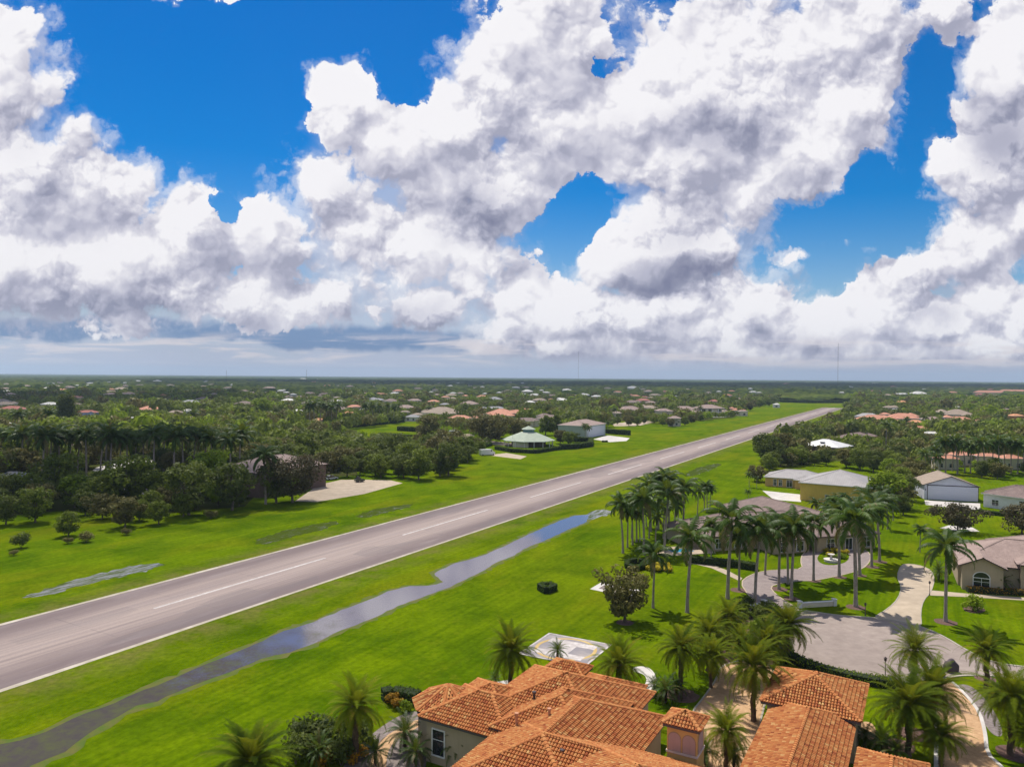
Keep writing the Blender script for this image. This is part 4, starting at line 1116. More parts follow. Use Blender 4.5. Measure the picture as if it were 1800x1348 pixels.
def side_world(): return Matrix.Rotation(-TH, 4, 'Z')
wing = empty('garage_wing', ab(78, -9), -TH)
tag(wing, 'terracotta tiled garage wing with long ridge, right of the chimney by the paved court', 'building')
SB = [(b0 + 9, b1 + 9, a0 - 78, a1 - 78, ze, p, st) for (b0, b1, a0, a1, ze, p, st) in SIDE]
q = at(1504.8, 1315, 3.0); ga, gb = to_ab(Vector((q.x, q.y, 0)))
SB.append((gb + 9 + .2, gb + 9 + 5.6, ga - 78 - 9, ga - 78, 3.0, .40, 'hip'))
tiled_roof(wing, SB, Matrix.Translation(ab(78, -9)) @ Matrix.Rotation(-TH, 4, 'Z'))
for i, bl in enumerate(SB): wall_mesh(bl, .55 + .004 * i).build('wall', W_TAN, wing)
# ---------------------------------------------------------------- the other buildings
HOUSES = []                                    # (x, y, radius) kept clear of trees
def keep(root_o, w, d, rot, m=1.5):
    c = Vector(root_o) + Matrix.Rotation(rot, 3, 'Z') @ Vector((w / 2, d / 2, 0)); HOUSES.append((c.x, c.y, w / 2 + m, d / 2 + m, rot))
def bhouse(label, pl, pr, ze, D, pitch, roof, wall, extra_blocks=(), style='hip', ins=.5, ops=(), name='house', cat='house', group=None, W=None, trim=M_DTRIM, extra=None, rot=None):
    o, r, w = from_eave(pl, pr, ze)
    if rot is not None: r = rot
    if W: w = W
    bl = [(0, w, 0, D, ze, pitch, style)] + [tuple(b) for b in extra_blocks]
    b = building(name, label, cat, o, r, bl, roof, wall, ins, trim, group, ops, extra); keep(o, w, D, r)
    return b, w
def win(pos, z=1.6, w=1.4, h=1.3, side='f', plane=.5, kind='window', mull=1, **k): return dict(side=side, pos=pos, z=z, w=w, h=h, plane=plane, kind=kind, mull=mull, **k)

bhouse('tall yellow hangar with ribbed pale metal hip roof behind the palms', (1403, 847.2), (1534, 857.5), 5.3, 20, .34, R_METAL, W_YEL, ops=[win(8.5, 1.5, 2.2, 1.2), win(17.5, 1.5, 2.2, 1.2)], name='hangar', cat='hangar', trim=M_TRIM)
bhouse('low yellow house with ribbed grey metal roof beside the yellow hangar', (1341.9, 837.6), (1388, 840.6), 3.1, 13, .34, R_METAL, W_GOLD, W=19, trim=M_TRIM,
       extra_blocks=[(9.5, 15.5, -2.2, 6, 3.0, .34, 'hip')], ops=[win(3.6, 1.4, .9, 2.0), win(5.3, 1.4, .9, 2.0), win(8.1, 1.3, 1.6, 2.2, kind='door')])

def garage_front(root):
    m = MB(); m.box(1.45, W3 - .55, .42, .48, .05, 4.15, 0); m.build('hangar_door', M_GARAGE, root)
    m = MB(); m.box(1.30, 1.44, .40, .49, 0, 4.4, 0); m.box(W3 - .54, W3 - .40, .40, .49, 0, 4.4, 0); m.box(1.44, W3 - .54, .40, .49, 4.2, 4.4, 0); m.build('door_surround', M_DTRIM, root)
    m = MB(); m.box(.75, .95, .40, .49, 2.7, 3.1); m.build('wall_lamp', M_DTRIM, root)
o3, r3, W3 = from_eave((1622.3, 851.6), (1724, 856), 4.4)
building('hangar', 'white gabled hangar with one wide pale door and brown roof edge', 'hangar', o3, r3, [(0, W3, 0, 15, 4.4, .37, 'gy')], R_TAN, W_LILAC, ops=(), extra=garage_front); keep(o3, W3, 15, r3)
bhouse('white house with brown tile roof at the right edge beside the gabled hangar', (1724, 866), (1815, 878), 3.9, 15, .38, R_BROWN, W_WHITE, extra_blocks=[(-1.5, 9, 5, 17, 3.9, .38, 'hip')],
       ops=[win(3.6, 1.6, 1.7, 1.5), win(10.6, 2.2, 1.8, 1.5), win(13.6, 2.2, 1.8, 1.5)], trim=M_TRIM)

# stucco house at the right edge: gable front with arched window
oR = at(1690, 1036); rR = -.46
rh = building('house', 'tan stucco house with arched window and pinkish tile roofs at the right edge', 'house', oR, rR,
    [(-.5, 6.6, -.3, 8, 4.2, .46, 'gy'), (-.9, 24, 2.4, 19, 4.1, .40, 'hip'), (8.0, 22, 1.0, 14, 5.0, .40, 'hip'), (6.0, 26, 8, 24, 4.6, .42, 'hip')], R_PINK, W_TAN, .6,
    ops=[dict(side='f', pos=2.9, z=1.45, w=2.3, h=1.5, plane=.3, kind='window', mull=1, arch=True), dict(side='f', pos=10.0, z=3.4, w=1.4, h=1.6, plane=1.6, kind='window'), dict(side='f', pos=15.0, z=1.6, w=2.2, h=1.8, plane=1.6, kind='window')])
keep(oR, 24, 19, rR)

# the palm mansion: brown tiled hips in their own heading
mo = Vector((46, 150, 0)); mr = math.atan2(.28, .96)
mans = building('mansion', 'low mansion with sweeping brown grey tile roofs behind the row of royal palms', 'house', mo, mr,
    [(-6, 26, 2, 18, 3.2, .38, 'hip'), (16, 32, -4, 34, 3.3, .42, 'hip'), (-8, 6, 6, 17, 3.0, .40, 'hip'), (6, 16, -3.5, 10, 3.0, .36, 'hip')], R_BROWN, W_TAN, .8,
    ops=[win(-2.5, 1.5, 1.5, 1.9, plane=2.8), win(2.0, 1.5, 1.5, 1.9, plane=2.8), win(9.0, 1.4, 1.6, 1.9, plane=-2.7), win(13, 1.4, 1.6, 1.9, plane=-2.7), win(20, 1.5, 1.8, 2.0, plane=-3.2), win(24.5, 1.3, 1.6, 2.3, plane=-3.2, kind='door'), win(29, 1.5, 1.8, 2.0, plane=-3.2)])
keep(mo, 32, 30, mr)
m = MB(); pw = at(1212, 960); m.box(-6, 8, -1.5, 4.5, 0, .12)
def pool(): 
    root = empty('swimming_pool', at(1197, 968), mr); tag(root, 'small bright blue swimming pool with pale deck beside the mansion', 'pool')
    d = MB(); d.box(-6, 6, -3.5, -1.3, 0, .10); d.box(-6, 6, 1.3, 3.5, 0, .10); d.box(-6, -2.4, -1.3, 1.3, 0, .10); d.box(2.4, 6, -1.3, 1.3, 0, .10); d.build('deck', M_CONC, root)
    w = MB(); w.face([(-2.4, -1.3, .06), (2.4, -1.3, .06), (2.4, 1.3, .06), (-2.4, 1.3, .06)]); w.build('pool_water', material('pool water', col=(.03, .32, .52), rough=.05, spec=.8), root)
pool()

def skylight(root):
    m = MB(); m.box(9.5, 11.5, 3.2, 4.6, 5.2, 5.6); m.build('skylight', M_GLASS, root)
bhouse('white metal hip roofed pavilion with dark walls among trees beside the runway', (1402, 781.5), (1474, 787), 3.7, 17, .34, R_WMETAL, W_BROWN, extra=skylight, name='pavilion', cat='pavilion', trim=M_TRIM)
bhouse('brown tile roof low among the trees right of the runway', (1508, 772), (1546, 766), 3.4, 14, .35, R_BROWN, W_PINK)

# brown hangar on the left, its long side along the runway
cr_ = at(456, 832, 7.2)
building('hangar', 'tall brown hangar with grey tile roof behind the spreading tree, left of the runway', 'hangar', Vector((cr_.x, cr_.y, 0)), -TH, [(-19, 0, 0, 28, 7.2, .36, 'hip')], R_PINK, W_BROWN, .5); keep(Vector((cr_.x, cr_.y, 0)) - BX * 19, 19, 28, -TH)
cw_ = at(1031, 749, 7.1)
building('hangar', 'white hangar with tan hip roof by its pale apron, left of the runway', 'hangar', Vector((cw_.x, cw_.y, 0)), -TH, [(-19, 0, 0, 31, 7.1, .30, 'hip')], R_PINK, [W_GREEN][0], .5,
         extra=lambda root: (lambda m: (m.box(-.49, -.44, 2, 29, .05, 6.4), m.build('hangar_door', M_GARAGE, root)))(MB()), trim=M_TRIM); keep(Vector((cw_.x, cw_.y, 0)) - BX * 19, 19, 31, -TH)

# green roofed octagonal pavilion with lantern
po = at(929, 783); pv = empty('pavilion', po, .2); HOUSES.append((po.x, po.y, 16, 16, 0))
tag(pv, 'eight sided pavilion with pale green ribbed roof and small lantern, left of the runway', 'pavilion')
def octo(R_, z, rot=math.pi / 8): return [Vector((R_ * math.cos(rot + math.pi / 4 * k), R_ * math.sin(rot + math.pi / 4 * k), z)) for k in range(8)]
def ring_roof(R0, z0, R1, z1, name, par, cap=False):
    m = MB(); A, B = octo(R0, z0), octo(R1, z1)
    for k in range(8):
        j = (k + 1) % 8; u = (A[j] - A[k]).normalized(); f = [A[k], A[j], B[j], B[k]]
        m.face(f, 0, [((q - A[k]).dot(u), (q - A[k]).length) for q in f])
        m.face([A[k] - Vector((0, 0, .25)), A[j] - Vector((0, 0, .25)), A[j], A[k]], 1)
    m.face([p - Vector((0, 0, .25)) for p in A[::-1]], 1)
    if cap: m.face(B)
    return m.build(name, [R_GREEN, M_TRIM], par)
ring_roof(14.0, 3.1, 3.4, 7.2, 'roof', pv); lt = empty('lantern', (0, 0, 0)); lt.parent = pv
m = MB(); m.prism([(p.x, p.y) for p in octo(2.9, 0)], 7.0, 8.5); m.build('lantern_wall', material('teal louvre', col=(.12, .25, .24)), lt)
ring_roof(3.7, 8.6, .05, 10.2, 'lantern_roof', lt)
m = MB(); m.prism([(p.x, p.y) for p in octo(9.0, 0)], 0, 2.9); m.build('wall', W_BROWN, pv)
m = MB(); m.prism([(-10, -8), (-3, -11.5), (-2, -9), (-9, -5)], 0, 2.9); m.build('wall', W_CREAM, pv)
for k in range(16):
    t = 2 * math.pi * k / 16; m = MB(); m.tube([(12.6 * math.cos(t), 12.6 * math.sin(t), 0), (12.6 * math.cos(t), 12.6 * math.sin(t), 3.0)], [.18, .16], 8); m.build('post', M_TRIM, pv)

# two storey house on the far row
oT, rT, wT = from_eave((1232, 717.5), (1275, 717.5), 8.0)
def cols(root):
    for k in range(5):
        m = MB(); x = .8 + k * (wT - 1.6) / 4; m.box(x - .25, x + .25, .6, 1.1, 0, 7.8); m.build('column', M_TRIM, root)
    m = MB(); m.box(.6, wT - .6, .62, 3.0, 4.1, 4.4); m.build('balcony', M_TRIM, root)
    m = MB(); m.box(2, wT - 2, -7, -2, 0, .15); m.build('terrace', M_WHITEC, root)
building('house', 'two storey house with white columns and pinkish hip roof beside the far runway lawn', 'house', oT, rT, [(0, wT, 0, 18, 8.0, .34, 'hip'), (-16, 0, 3, 20, 4.5, .36, 'hip'), (wT, wT + 10, 4, 18, 4.2, .36, 'hip')], R_PINK, W_CREAM, 2.2, ops=[win(4, 2, 3, 2.6, plane=2.2), win(10, 2, 3, 2.6, plane=2.2), win(wT - 5, 2, 3, 2.6, plane=2.2), win(4, 6, 3, 2.2, plane=2.2), win(10, 6, 3, 2.2, plane=2.2), win(wT - 5, 6, 3, 2.2, plane=2.2)], extra=cols, trim=M_TRIM); keep(oT, wT, 18, rT)

# ---- the many houses of the settlement: centre px, ridge px row, width px, eave height, roof, wall, phrase
RN = {'W': (R_WHITE, W_WHITE, 'white'), 'T': (R_TERRA, W_CREAM, 'salmon'), 'P': (R_PINK, W_CREAM, 'pinkish'), 'N': (R_TAN, W_CREAM, 'tan'), 'B': (R_BROWN, W_CREAM, 'brown'),
      'R': (R_RED, W_PINK, 'dull red'), 'G': (R_GREY, W_WHITE, 'grey'), 'O': (R_ORANGE, W_ORANGE, 'orange'), 'C': (R_WHITE, W_CREAM, 'cream'), 'M': (R_METAL, W_WHITE, 'pale metal'), 'U': (R_RED, W_BLUE, 'blue walled red')}
SET = [  # x, y of the eave line, width px, eave height, colour
 (153,725,32,6.2,'U'),(255,720,34,5,'T'),(12,719,46,5,'R'),(15,841,64,3.4,'G'),(45,691.5,12,4,'R'),(8,688,14,5,'W'),(21,671,12,5,'O'),(81,682,13,5,'W'),(102,693,10,4,'W'),(165,697,13,4,'G'),(155,677,8,5,'W'),(134,677,6,5,'W'),(188,710,14,4,'G'),(196,684,10,5,'O'),
 (218,673,7,5,'W'),(239,670,11,6,'W'),(273,670,13,6,'W'),(240,688,6,4,'T'),(207,684,22,4,'N'),(282,695,14,4,'R'),(331,687,10,5,'N'),(362,671,10,6,'W'),(372,693,16,5,'P'),(345,695,12,4,'T'),(393,688,12,5,'N'),(308,725,26,4,'N'),(330,734,16,4,'N'),(364,735,16,4,'N'),(232,738,26,4,'C'),(326,722,12,4,'W'),
 (404,686,14,5,'N'),(429,687,13,5,'P'),(471,682,22,5,'P'),(467,690,10,5,'C'),(478,690,10,5,'C'),(493,687,14,6,'C'),(504,690,12,6,'C'),(513,693,8,7,'W'),(530,666,12,7,'W'),(537,671,8,6,'T'),(551,672,12,6,'T'),(556,667,6,6,'W'),(574,678,12,5,'T'),(505,698,16,5,'P'),(524,697,14,5,'P'),(546,698,14,5,'N'),(562,696,10,5,'P'),(589,699,15,5,'N'),(595,716,18,4.5,'P'),(470,725,26,4,'C'),(518,722,8,4,'C'),(555,740,30,4,'O'),(594,678,6,5,'P'),
 (612,679,12,5,'P'),(624,686,10,5,'P'),(641,692,15,5,'P'),(655,679,8,5,'N'),(668,694,20,5,'T'),(660,703,26,5,'G'),(697,687,17,6,'T'),(705,695,12,5,'T'),(622,715,26,4.5,'T'),(640,720,12,4,'C'),(608,727,26,4,'O'),(605,719,10,4,'P'),(709,716,30,5,'P'),(712,724,14,4,'N'),(728,692,14,5,'R'),(752,678,14,5,'P'),(750,677,8,6,'W'),(730,729,20,4,'N'),(722,733,26,3.5,'G'),(768,726,66,5,'N'),(780,711,18,5,'G'),(757,689,8,5,'C'),(766,694,12,5,'N'),(782,698,15,6,'T'),(796,691,12,6,'C'),
 (805,735,40,5,'T'),(836,735,20,4,'T'),(872,730,62,5,'T'),(808,691,12,6,'P'),(817,696,12,5,'T'),(845,697,18,5,'T'),(851,692,8,6,'C'),(848,680,8,7,'C'),(838,682,10,5,'P'),(876,690,6,7,'C'),(892,676,8,5,'N'),(870,718,30,5,'G'),(850,718,16,4,'G'),(908,681,13,6,'M'),(925,681,12,6,'B'),(926,688,20,5,'C'),(921,693,12,5,'C'),(941,695,18,5,'C'),(951,686,8,5,'C'),(962,690,12,5,'C'),(922,670,6,6,'W'),(967,672,10,6,'M'),(949,671,6,6,'W'),(932,707,18,5,'C'),(950,707,16,5,'N'),(925,720,10,4,'T'),(925,739,36,4.5,'B'),(963,736,52,5,'B'),(968,702,9,4,'T'),
 (1013,696,14,5,'P'),(1027,694,14,6,'W'),(1046,697,16,5,'C'),(1071,697,14,5,'W'),(1085,689,14,5,'T'),(1116,682,22,7,'W'),(1131,684,8,5,'N'),(1098,697,12,5,'T'),(1118,696,16,5,'T'),(1132,698,14,5,'R'),(1144,699,8,5,'N'),(1053,706,14,4,'N'),(1081,726,20,4,'N'),(1112,721,42,4,'P'),(1140,717,30,5,'N'),(1171,722,28,7,'P'),(1185,735,24,6,'P'),(1206,719,40,4.5,'P'),(1188,697,10,5,'C'),(1176,677,6,5,'C'),
 (1246,690,9,5,'N'),(1263,688,8,6,'C'),(1319,683,8,7,'W'),(1325,689,12,6,'W'),(1297,701,8,5,'P'),(1298,721,26,5,'T'),(1309,723,12,4.5,'P'),(1383,675,14,7,'T'),(1336,690,8,6,'C'),(1365,711,8,4,'W'),
 (1524,732,42,5,'M'),(1545,738,66,4.5,'T'),(1590,735,54,5,'T'),(1609,742,26,4.5,'O'),(1620,754,30,4,'T'),(1643,738,32,5,'P'),(1690,738,42,4.5,'T'),(1720,741,22,4.5,'T'),(1688,729,52,5,'N'),(1793,731,26,7,'O'),(1567,716,24,5,'N'),(1577,720,14,4,'G'),(1587,707,18,5,'O'),(1660,705,14,5,'W'),(1685,717,16,4,'W'),(1574,680,12,6,'R'),(1588,693,20,5,'W'),(1620,692,26,5,'C'),(1676,690,16,5,'T'),(1740,690,50,5,'T'),(1790,688,60,5,'T'),(1792,717,12,5,'P'),(1770,720,12,4,'P'),(1555,728,10,5,'T'),
 (1625,684,6,6,'W'),(1540,674,10,7,'G'),(1497,680,6,6,'W'),(1420,672,10,6,'G'),(1675,768,24,4,'N'),(1700,800,40,4.5,'T'),(1665,806,42,4.5,'T'),(1740,802,40,4.5,'T'),(1785,806,40,4.5,'T'),(1480,690,10,6,'C'),(1640,762,14,4,'C'),(190,768,24,4,'N'),(135,783,24,4,'P'),(5,747,20,4,'C'),
]
SETTLE = []
rq = random.Random(404); _n = 0
while _n < 100:
    x_ = rq.uniform(-20, 1820); y_ = 672 + 40 * rq.random() ** 1.6
    if x_ > 1300 and x_ < 1520: continue
    if y_ > (712 if x_ < 1290 else 700): continue
    if any(abs(x_ - s_[0]) < s_[2] * .5 + 8 and abs(y_ - s_[1]) < 3.0 for s_ in SET): continue
    z_ = 46150 / (y_ - 655 - .008 * x_)
    SET.append((x_, y_, max(5, rq.uniform(15, 24) / z_ * 1300), rq.uniform(4.5, 6.5), rq.choice('NPBNGTNPBNCWB' if x_ < 1100 else 'BPNNRPBTN'))); _n += 1
rs_ = random.Random(21)
for (x, y, w, ze, cc) in SET:
    p = at(x, y, ze); dist = p.length; W_ = max(9, w * p.y / F_PX); D_ = W_ * rs_.uniform(.55, .85)
    D_ = min(D_, 26); 
    rot = rs_.choice([-TH, -TH + math.pi / 2, -TH * .5, 0.1, -.3, .35]) if dist > 260 else rs_.choice([-.2, 0, .15])
    if abs(rot) > .8: rot = -TH * rs_.random()
    roof, wall, word = RN[cc]
    s = .45 if dist > 300 else .38
    bl = [(-W_ / 2, W_ / 2, 0, D_, ze, s * .9, 'hip')]
    if W_ > 13:
        k = rs_.choice([-1, 1]); bl.append((k * W_ * .22 - W_ * .2, k * W_ * .22 + W_ * .2, -D_ * .28, D_ * .6, ze - .25, s * .9, rs_.choice(['hip', 'hip', 'gy'])))
        if rs_.random() < .6: bl.append((-k * W_ * .35 - W_ * .22, -k * W_ * .35 + W_ * .14, D_ * .3, D_ * 1.25, ze + rs_.choice([0.3, .9, 1.6]), s, 'hip'))
    nwin = int(W_ / 4)
    ops = [win(-W_ / 2 + (k + .7) * W_ / (nwin + .5), 1.7, 1.5, 1.5, mull=0) for k in range(nwin)] if dist < 700 else [win(0, 1.8, 2.4, 1.8, mull=0)]
    o = Vector((p.x, p.y, 0))
    b = building('house', None, 'house', o, rot, bl, roof, wall, .5, M_TRIM, None, ops)
    HOUSES.append((p.x, p.y + D_ / 2, W_ / 2 + 2, D_ / 2 + 3, rot)); SETTLE.append((b, word, x, y, dist))

# radio masts on the horizon
for (x, yb, yt, D_, lab) in ((1017, 664, 618, 3600, 'thin radio mast standing on the horizon left of the runway end'), (1473.5, 668, 603, 2700, 'taller thin radio mast on the horizon above the runway end'),
                             (539, 659, 650, 2600, 'short dark mast on the horizon above the white roofs at left'), (398, 658, 651, 2600, 'short dark pole on the horizon at far left')):
    d = _F + _R * ((x - 900) / F_PX) + _U * ((674 - yt) / F_PX); t = D_ / d.y; h = CAM_H + d.z * t
    root = empty('radio_mast', (d.x * t, D_, 0)); tag(root, lab, 'mast'); m = MB(); w = .3
    for k in range(3):
        a = k * 2.094; m.tube([(w * math.cos(a), w * math.sin(a), 0), (w * math.cos(a), w * math.sin(a), h)], [.17, .17], 4)
    z = 0
    while z < h:
        for k in range(3):
            a, c = k * 2.094, (k + 1) * 2.094; m.tube([(w * math.cos(a), w * math.sin(a), z), (w * math.cos(c), w * math.sin(c), min(h, z + 3))], [.08, .08], 3, cap=False)
        z += 3
    m.build('lattice', M_DTRIM, root)
# ---------------------------------------------------------------- planting
PROTO = []
def proto(o): PROTO.append(o); return o
PLANTS = []      # (object, phrase, category, x px, y px, distance)
def put(pr, p, s=1.0, rz=None, phrase='', cat='tree', name=None, group=None, label=None, r=random.Random(99), sz=None):
    c = copy_tree(pr); c.location = (p.x, p.y, 0); c.rotation_euler = (0, 0, r.uniform(0, 6.28) if rz is None else rz)
    c.scale = (s, s, sz or s)
    if name: c.name = name
    if label: tag(c, label, cat, group)
    else: PLANTS.append((c, phrase, cat, p.x, p.y, group))
    return c

ROYAL = [proto(royal_proto(i + 1, th=9.5)) for i in range(7)]
DATE = [proto(date_proto(i + 11, nf=66 + 5 * i, L=3.5 + .13 * i)) for i in range(6)]
T_ROUND = [proto(tree_proto('broadleaf_tree', 31 + i, 9.0, 8.5, 'round', M_LEAF)) for i in range(3)]
T_DARK = [proto(tree_proto('broadleaf_tree', 41 + i, 9.5, 9.0, 'spread', M_LEAFD)) for i in range(3)]
T_BRIGHT = [proto(tree_proto('broadleaf_tree', 51 + i, 8.0, 8.0, 'round', M_LEAFB)) for i in range(2)]
T_OLIVE = [proto(tree_proto('broadleaf_tree', 61 + i, 7.0, 9.0, 'spread', M_LEAFO)) for i in range(2)]
T_CONE = [proto(tree_proto('conifer_tree', 71, 13, 6.5, 'cone', M_LEAFD, nclump=50, per=60))]
T_COL = [proto(tree_proto('broadleaf_tree', 75, 8, 4.5, 'column', M_LEAF))]

def base_of(x, y): return at(x, y, 0)
def by_height(pr, x, yb, ytop, nominal, **k):
    """stand the plant at picture base (x, yb) so that its top reaches row ytop"""
    p = at(x, yb, 0); h = CAM_H * (yb - ytop) / (yb - (655 + .00806 * x)); s = h / nominal
    return put(pr, p, s, **k)

# royal palms by the mansion, the drive and the court: base px, crown-top row
rp = random.Random(3)
RP = [ (1148,1068,945),(1208,1076,905),(1279,1052,870),(1299,1037,915),(1327,1061,895),(1095,972,862),(1132,975,850),(1168,970,835),(1201,940,832),(1144,934,828),(1157,930,822),(1176,927,818),(1103,962,878),(1112,957,868),
 (1119,952,862),(1186,925,838),(1226,906,850),(1238,897,845),(1243,899,842),(1248,897,848),(1391,1052,893),(1369,1035,890),(1385,1026,900),(1430,1020,890),(1475,1014,868),(1504,1066,868),(1511,1011,862),(1532,996,868),(1546,987,855),(1519,962,850),
 (1662,1092,920),(1617,970,918),(1434,922,872),(1448,930,880),(1462,926,868),(1478,922,864),(1345,1010,900),(1316,962,900),(1340,955,905),(1360,960,902),(1408,955,905),(1250,985,905),
 (1316,884,858),(1317,856,828),(1330,858,835),(1560,930,862),(1552,905,850),(1570,915,868),(1110,947,882),(1125,952,888),(1141,946,876),(1166,946,872),(1186,940,870),(1152,962,892),(1136,925,858),(1192,918,850)]
for i, (x, yb, yt) in enumerate(RP):
    by_height(ROYAL[(i * 3) % 7], x, yb, yt, 14.2, phrase='royal palm with smooth pale trunk', cat='palm tree', group='royal palms round the mansion and its drive')
LP = [(x, rp.uniform(826, 848), rp.uniform(738, 752)) for x in (6,22,36,49,62,74,88,104,120,136,152,176,186,194,210,224,237,252,270,288,306,322,340,360,374,390,405,420)]
LP += [(467,886,775),(553,752,700),(545,752,703),(563,750,702),(573,750,704),(582,751,706),(592,750,700),(641,745,705),(655,744,704),(668,742,706),(680,742,704),(692,744,708),(700,740,706),(30,772,716),(84,770,712),(340,760,716),
       (1029,772,742),(1033,773,745),(1068,760,738),(620,720,700),(755,735,712),(1080,738,715),(1230,735,712),(1285,722,703)]
for i, (x, yb, yt) in enumerate(LP):
    by_height(ROYAL[(i * 5 + 2) % 7], x, yb, yt, 14.2, phrase='tall feather palm', cat='palm tree', group='palms in the woods left of the runway')
RPR = [(1640,834,778),(1652,830,768),(1662,832,762),(1674,828,770),(1683,833,758),(1696,830,768),(1706,832,772),(1718,828,765),(1731,834,762),(1744,830,770),(1756,832,758),(1766,828,768),(1777,832,764),(1789,833,770),(1798,830,766),(1628,838,786),(1648,845,792),
       (1557,790,735),(1497,776,738),(1410,778,750),(1442,776,752),(1592,760,730),(1625,758,728),(1510,790,762),(1530,765,730),(1700,775,740),(1725,768,735),(1760,760,728),(1660,765,735)]
for i, (x, yb, yt) in enumerate(RPR):
    by_height(ROYAL[(i * 4 + 1) % 7], x, yb, yt, 14.2, phrase='feather palm', cat='palm tree', group='palms among the houses right of the runway')

# date palms in the foreground: crown centre px, trunk height, scale
DP = [(625,1240,5.2,1.08,'date palm with spreading crown beside the garden path left of the villa'),(440,1338,4.6,1.05,'leftmost date palm cut by the bottom edge of the picture'),
 (898,1142,5.0,1.0,'date palm behind the villa, left of the helicopter pad'),(1088,1168,5.0,1.0,'date palm leaning over the villa roof, right of the helicopter pad'),
 (1197,1138,4.8,1.0,'date palm alone on the lawn above the chimney'),(1245,1112,4.6,1.0,'date palm second back from the chimney lawn palm'),(1280,1082,4.6,1.0,'date palm nearest the two tall royal palms at the court'),
 (1385,1098,4.6,1.05,'date palm at the left rim of the paved court'),(1345,1128,4.7,1.0,'date palm in the planting left of the paved court'),(1325,1172,5.6,1.08,'tall date palm over the tan drive left of the garage wing'),
 (1277,1283,4.0,.78,'small date palm between chimney and garage wing'),(1608,1143,4.8,1.0,'date palm at the near right rim of the paved court'),(1735,1142,4.6,1.05,'date palm between the road and the right lawn'),
 (1598,1238,4.8,1.1,'date palm right of the garage wing, nearest its roof'),(1640,1210,4.8,1.05,'date palm behind the one nearest the garage wing roof'),(1778,1226,5.4,1.12,'date palm at the right edge by the tan drive'),
 (1655,1292,3.2,.8,'low date palm beside the tan drive'),(1812,1290,3.0,.8,'date palm cut by the right edge low down'),(1302,1128,4.2,.9,'date palm in shade among the court planting'),(1250,1150,3.8,.8,'short date palm above the tan drive')]
for i, (x, y, th, s, lab) in enumerate(DP):
    p = at(x, y, th); c = put(DATE[(i * 5) % 6], Vector((p.x, p.y, 0)), s, label=lab, cat='palm tree', group='date palms round the terracotta villa', sz=th / 4.8 * (.93 + .07 * s))

# single trees that stand out
by_height(proto(tree_proto('broadleaf_tree', 81, 7.3, 8.2, 'vase', M_LEAFO, nclump=72, per=62, size=.24, trunk_h=.2)), 1098, 1093, 1003, 7.3, label='open olive leaved tree alone on the lawn beside the small pad', cat='tree')
by_height(proto(tree_proto('broadleaf_tree', 82, 5.9, 10.5, 'spread', M_LEAFP, nclump=60, per=60, size=.26, trunk_h=.28)), 1684, 934, 887, 5.9, label='round topped purplish tree before the white gabled hangar', cat='tree')
by_height(proto(tree_proto('broadleaf_tree', 83, 6, 8.5, 'round', M_LEAFP, nclump=50, per=60, size=.26)), 1796, 940, 888, 6, label='purplish tree cut by the right edge above the stucco house', cat='tree')
by_height(proto(tree_proto('broadleaf_tree', 84, 12, 16, 'spread', M_LEAFP, nclump=80, per=80, size=.34)), 514, 883, 803, 12, label='broad rust tinged tree shading the brown hangar corner', cat='tree')
by_height(T_DARK[1], 486, 884, 812, 9.5, label='dark tree squeezed between feather palm and rust tinged tree', cat='tree')
by_height(T_ROUND[0], 736, 843, 790, 9, label='dense round tree casting a shadow on the runway lawn', cat='tree')
by_height(T_DARK[0], 788, 836, 778, 9.5, label='wide dark tree at the wood corner nearest the runway lawn', cat='tree')
by_height(proto(tree_proto('broadleaf_tree', 85, 10, 12, 'round', M_LEAFO, nclump=70, per=70, size=.4, trunk_h=.12)), 752, 769, 731, 10, label='dark boxy tree on the hedged lawn left of the salmon house', cat='tree')
by_height(proto(tree_proto('broadleaf_tree', 86, 10, 17, 'spread', M_LEAFO, nclump=80, per=70, size=.45)), 861, 778, 731, 10, label='wide brownish tree behind the green roofed pavilion', cat='tree')
by_height(T_OLIVE[0], 905, 770, 735, 7, label='brownish tree right behind the pavilion lantern', cat='tree')
by_height(T_COL[0], 959, 765, 730, 8, label='narrow green tree left of the white hangar roof', cat='tree')
by_height(T_COL[0], 977, 765, 728, 8, label='narrow dark tree touching the white hangar roof', cat='tree')
by_height(T_BRIGHT[0], 1558, 892, 830, 8, label='bright green tree at the right end of the yellow hangar', cat='tree')
by_height(T_CONE[0], 122, 748, 688, 13, label='tall dark conifer left of the blue walled house', cat='tree')
by_height(T_CONE[0], 110, 748, 692, 13, label='slimmer dark conifer next to the tall one at left', cat='tree')
by_height(T_BRIGHT[1], 458, 735, 700, 8, label='bright yellow green tree among the left woods roofs', cat='tree')
for (x, yb, yt, pr, nm, lab) in (
    (120,942,899,T_ROUND[1],9.0,'small round tree alone on the left lawn'), (220,926,878,T_OLIVE[1],7.0,'thin pale leaved tree before the left woods'), (279,921,880,T_ROUND[2],9.0,'small tree right of the thin pale leaved one'),
    (322,908,868,T_ROUND[0],9.0,'small tree with pale trunk at the wood edge'), (408,897,815,T_DARK[2],9.5,'dark layered tree at the right end of the left wood edge'), (332,905,815,T_DARK[0],9.5,'dark layered tree in the middle of the left wood edge'),
    (62,918,856,T_ROUND[2],9.0,'low rounded tree at the left wood edge'), (10,922,870,T_DARK[1],9.5,'dark tree cut by the left edge at the wood edge'), (205,890,835,T_CONE[0],13.0,'dark pointed tree before the left woods road'),
    (150,905,862,T_DARK[1],9.5,'low dark tree left of the pointed one'), (180,912,868,T_OLIVE[0],7.0,'drooping dull tree below the pointed one'), (265,905,862,T_ROUND[1],9.0,'low tree below the left woods road'), (245,915,878,T_ROUND[0],9.0,'lowest tree of the group under the pointed one')):
    by_height(pr, x, yb, yt, nm, label=lab, cat='tree')

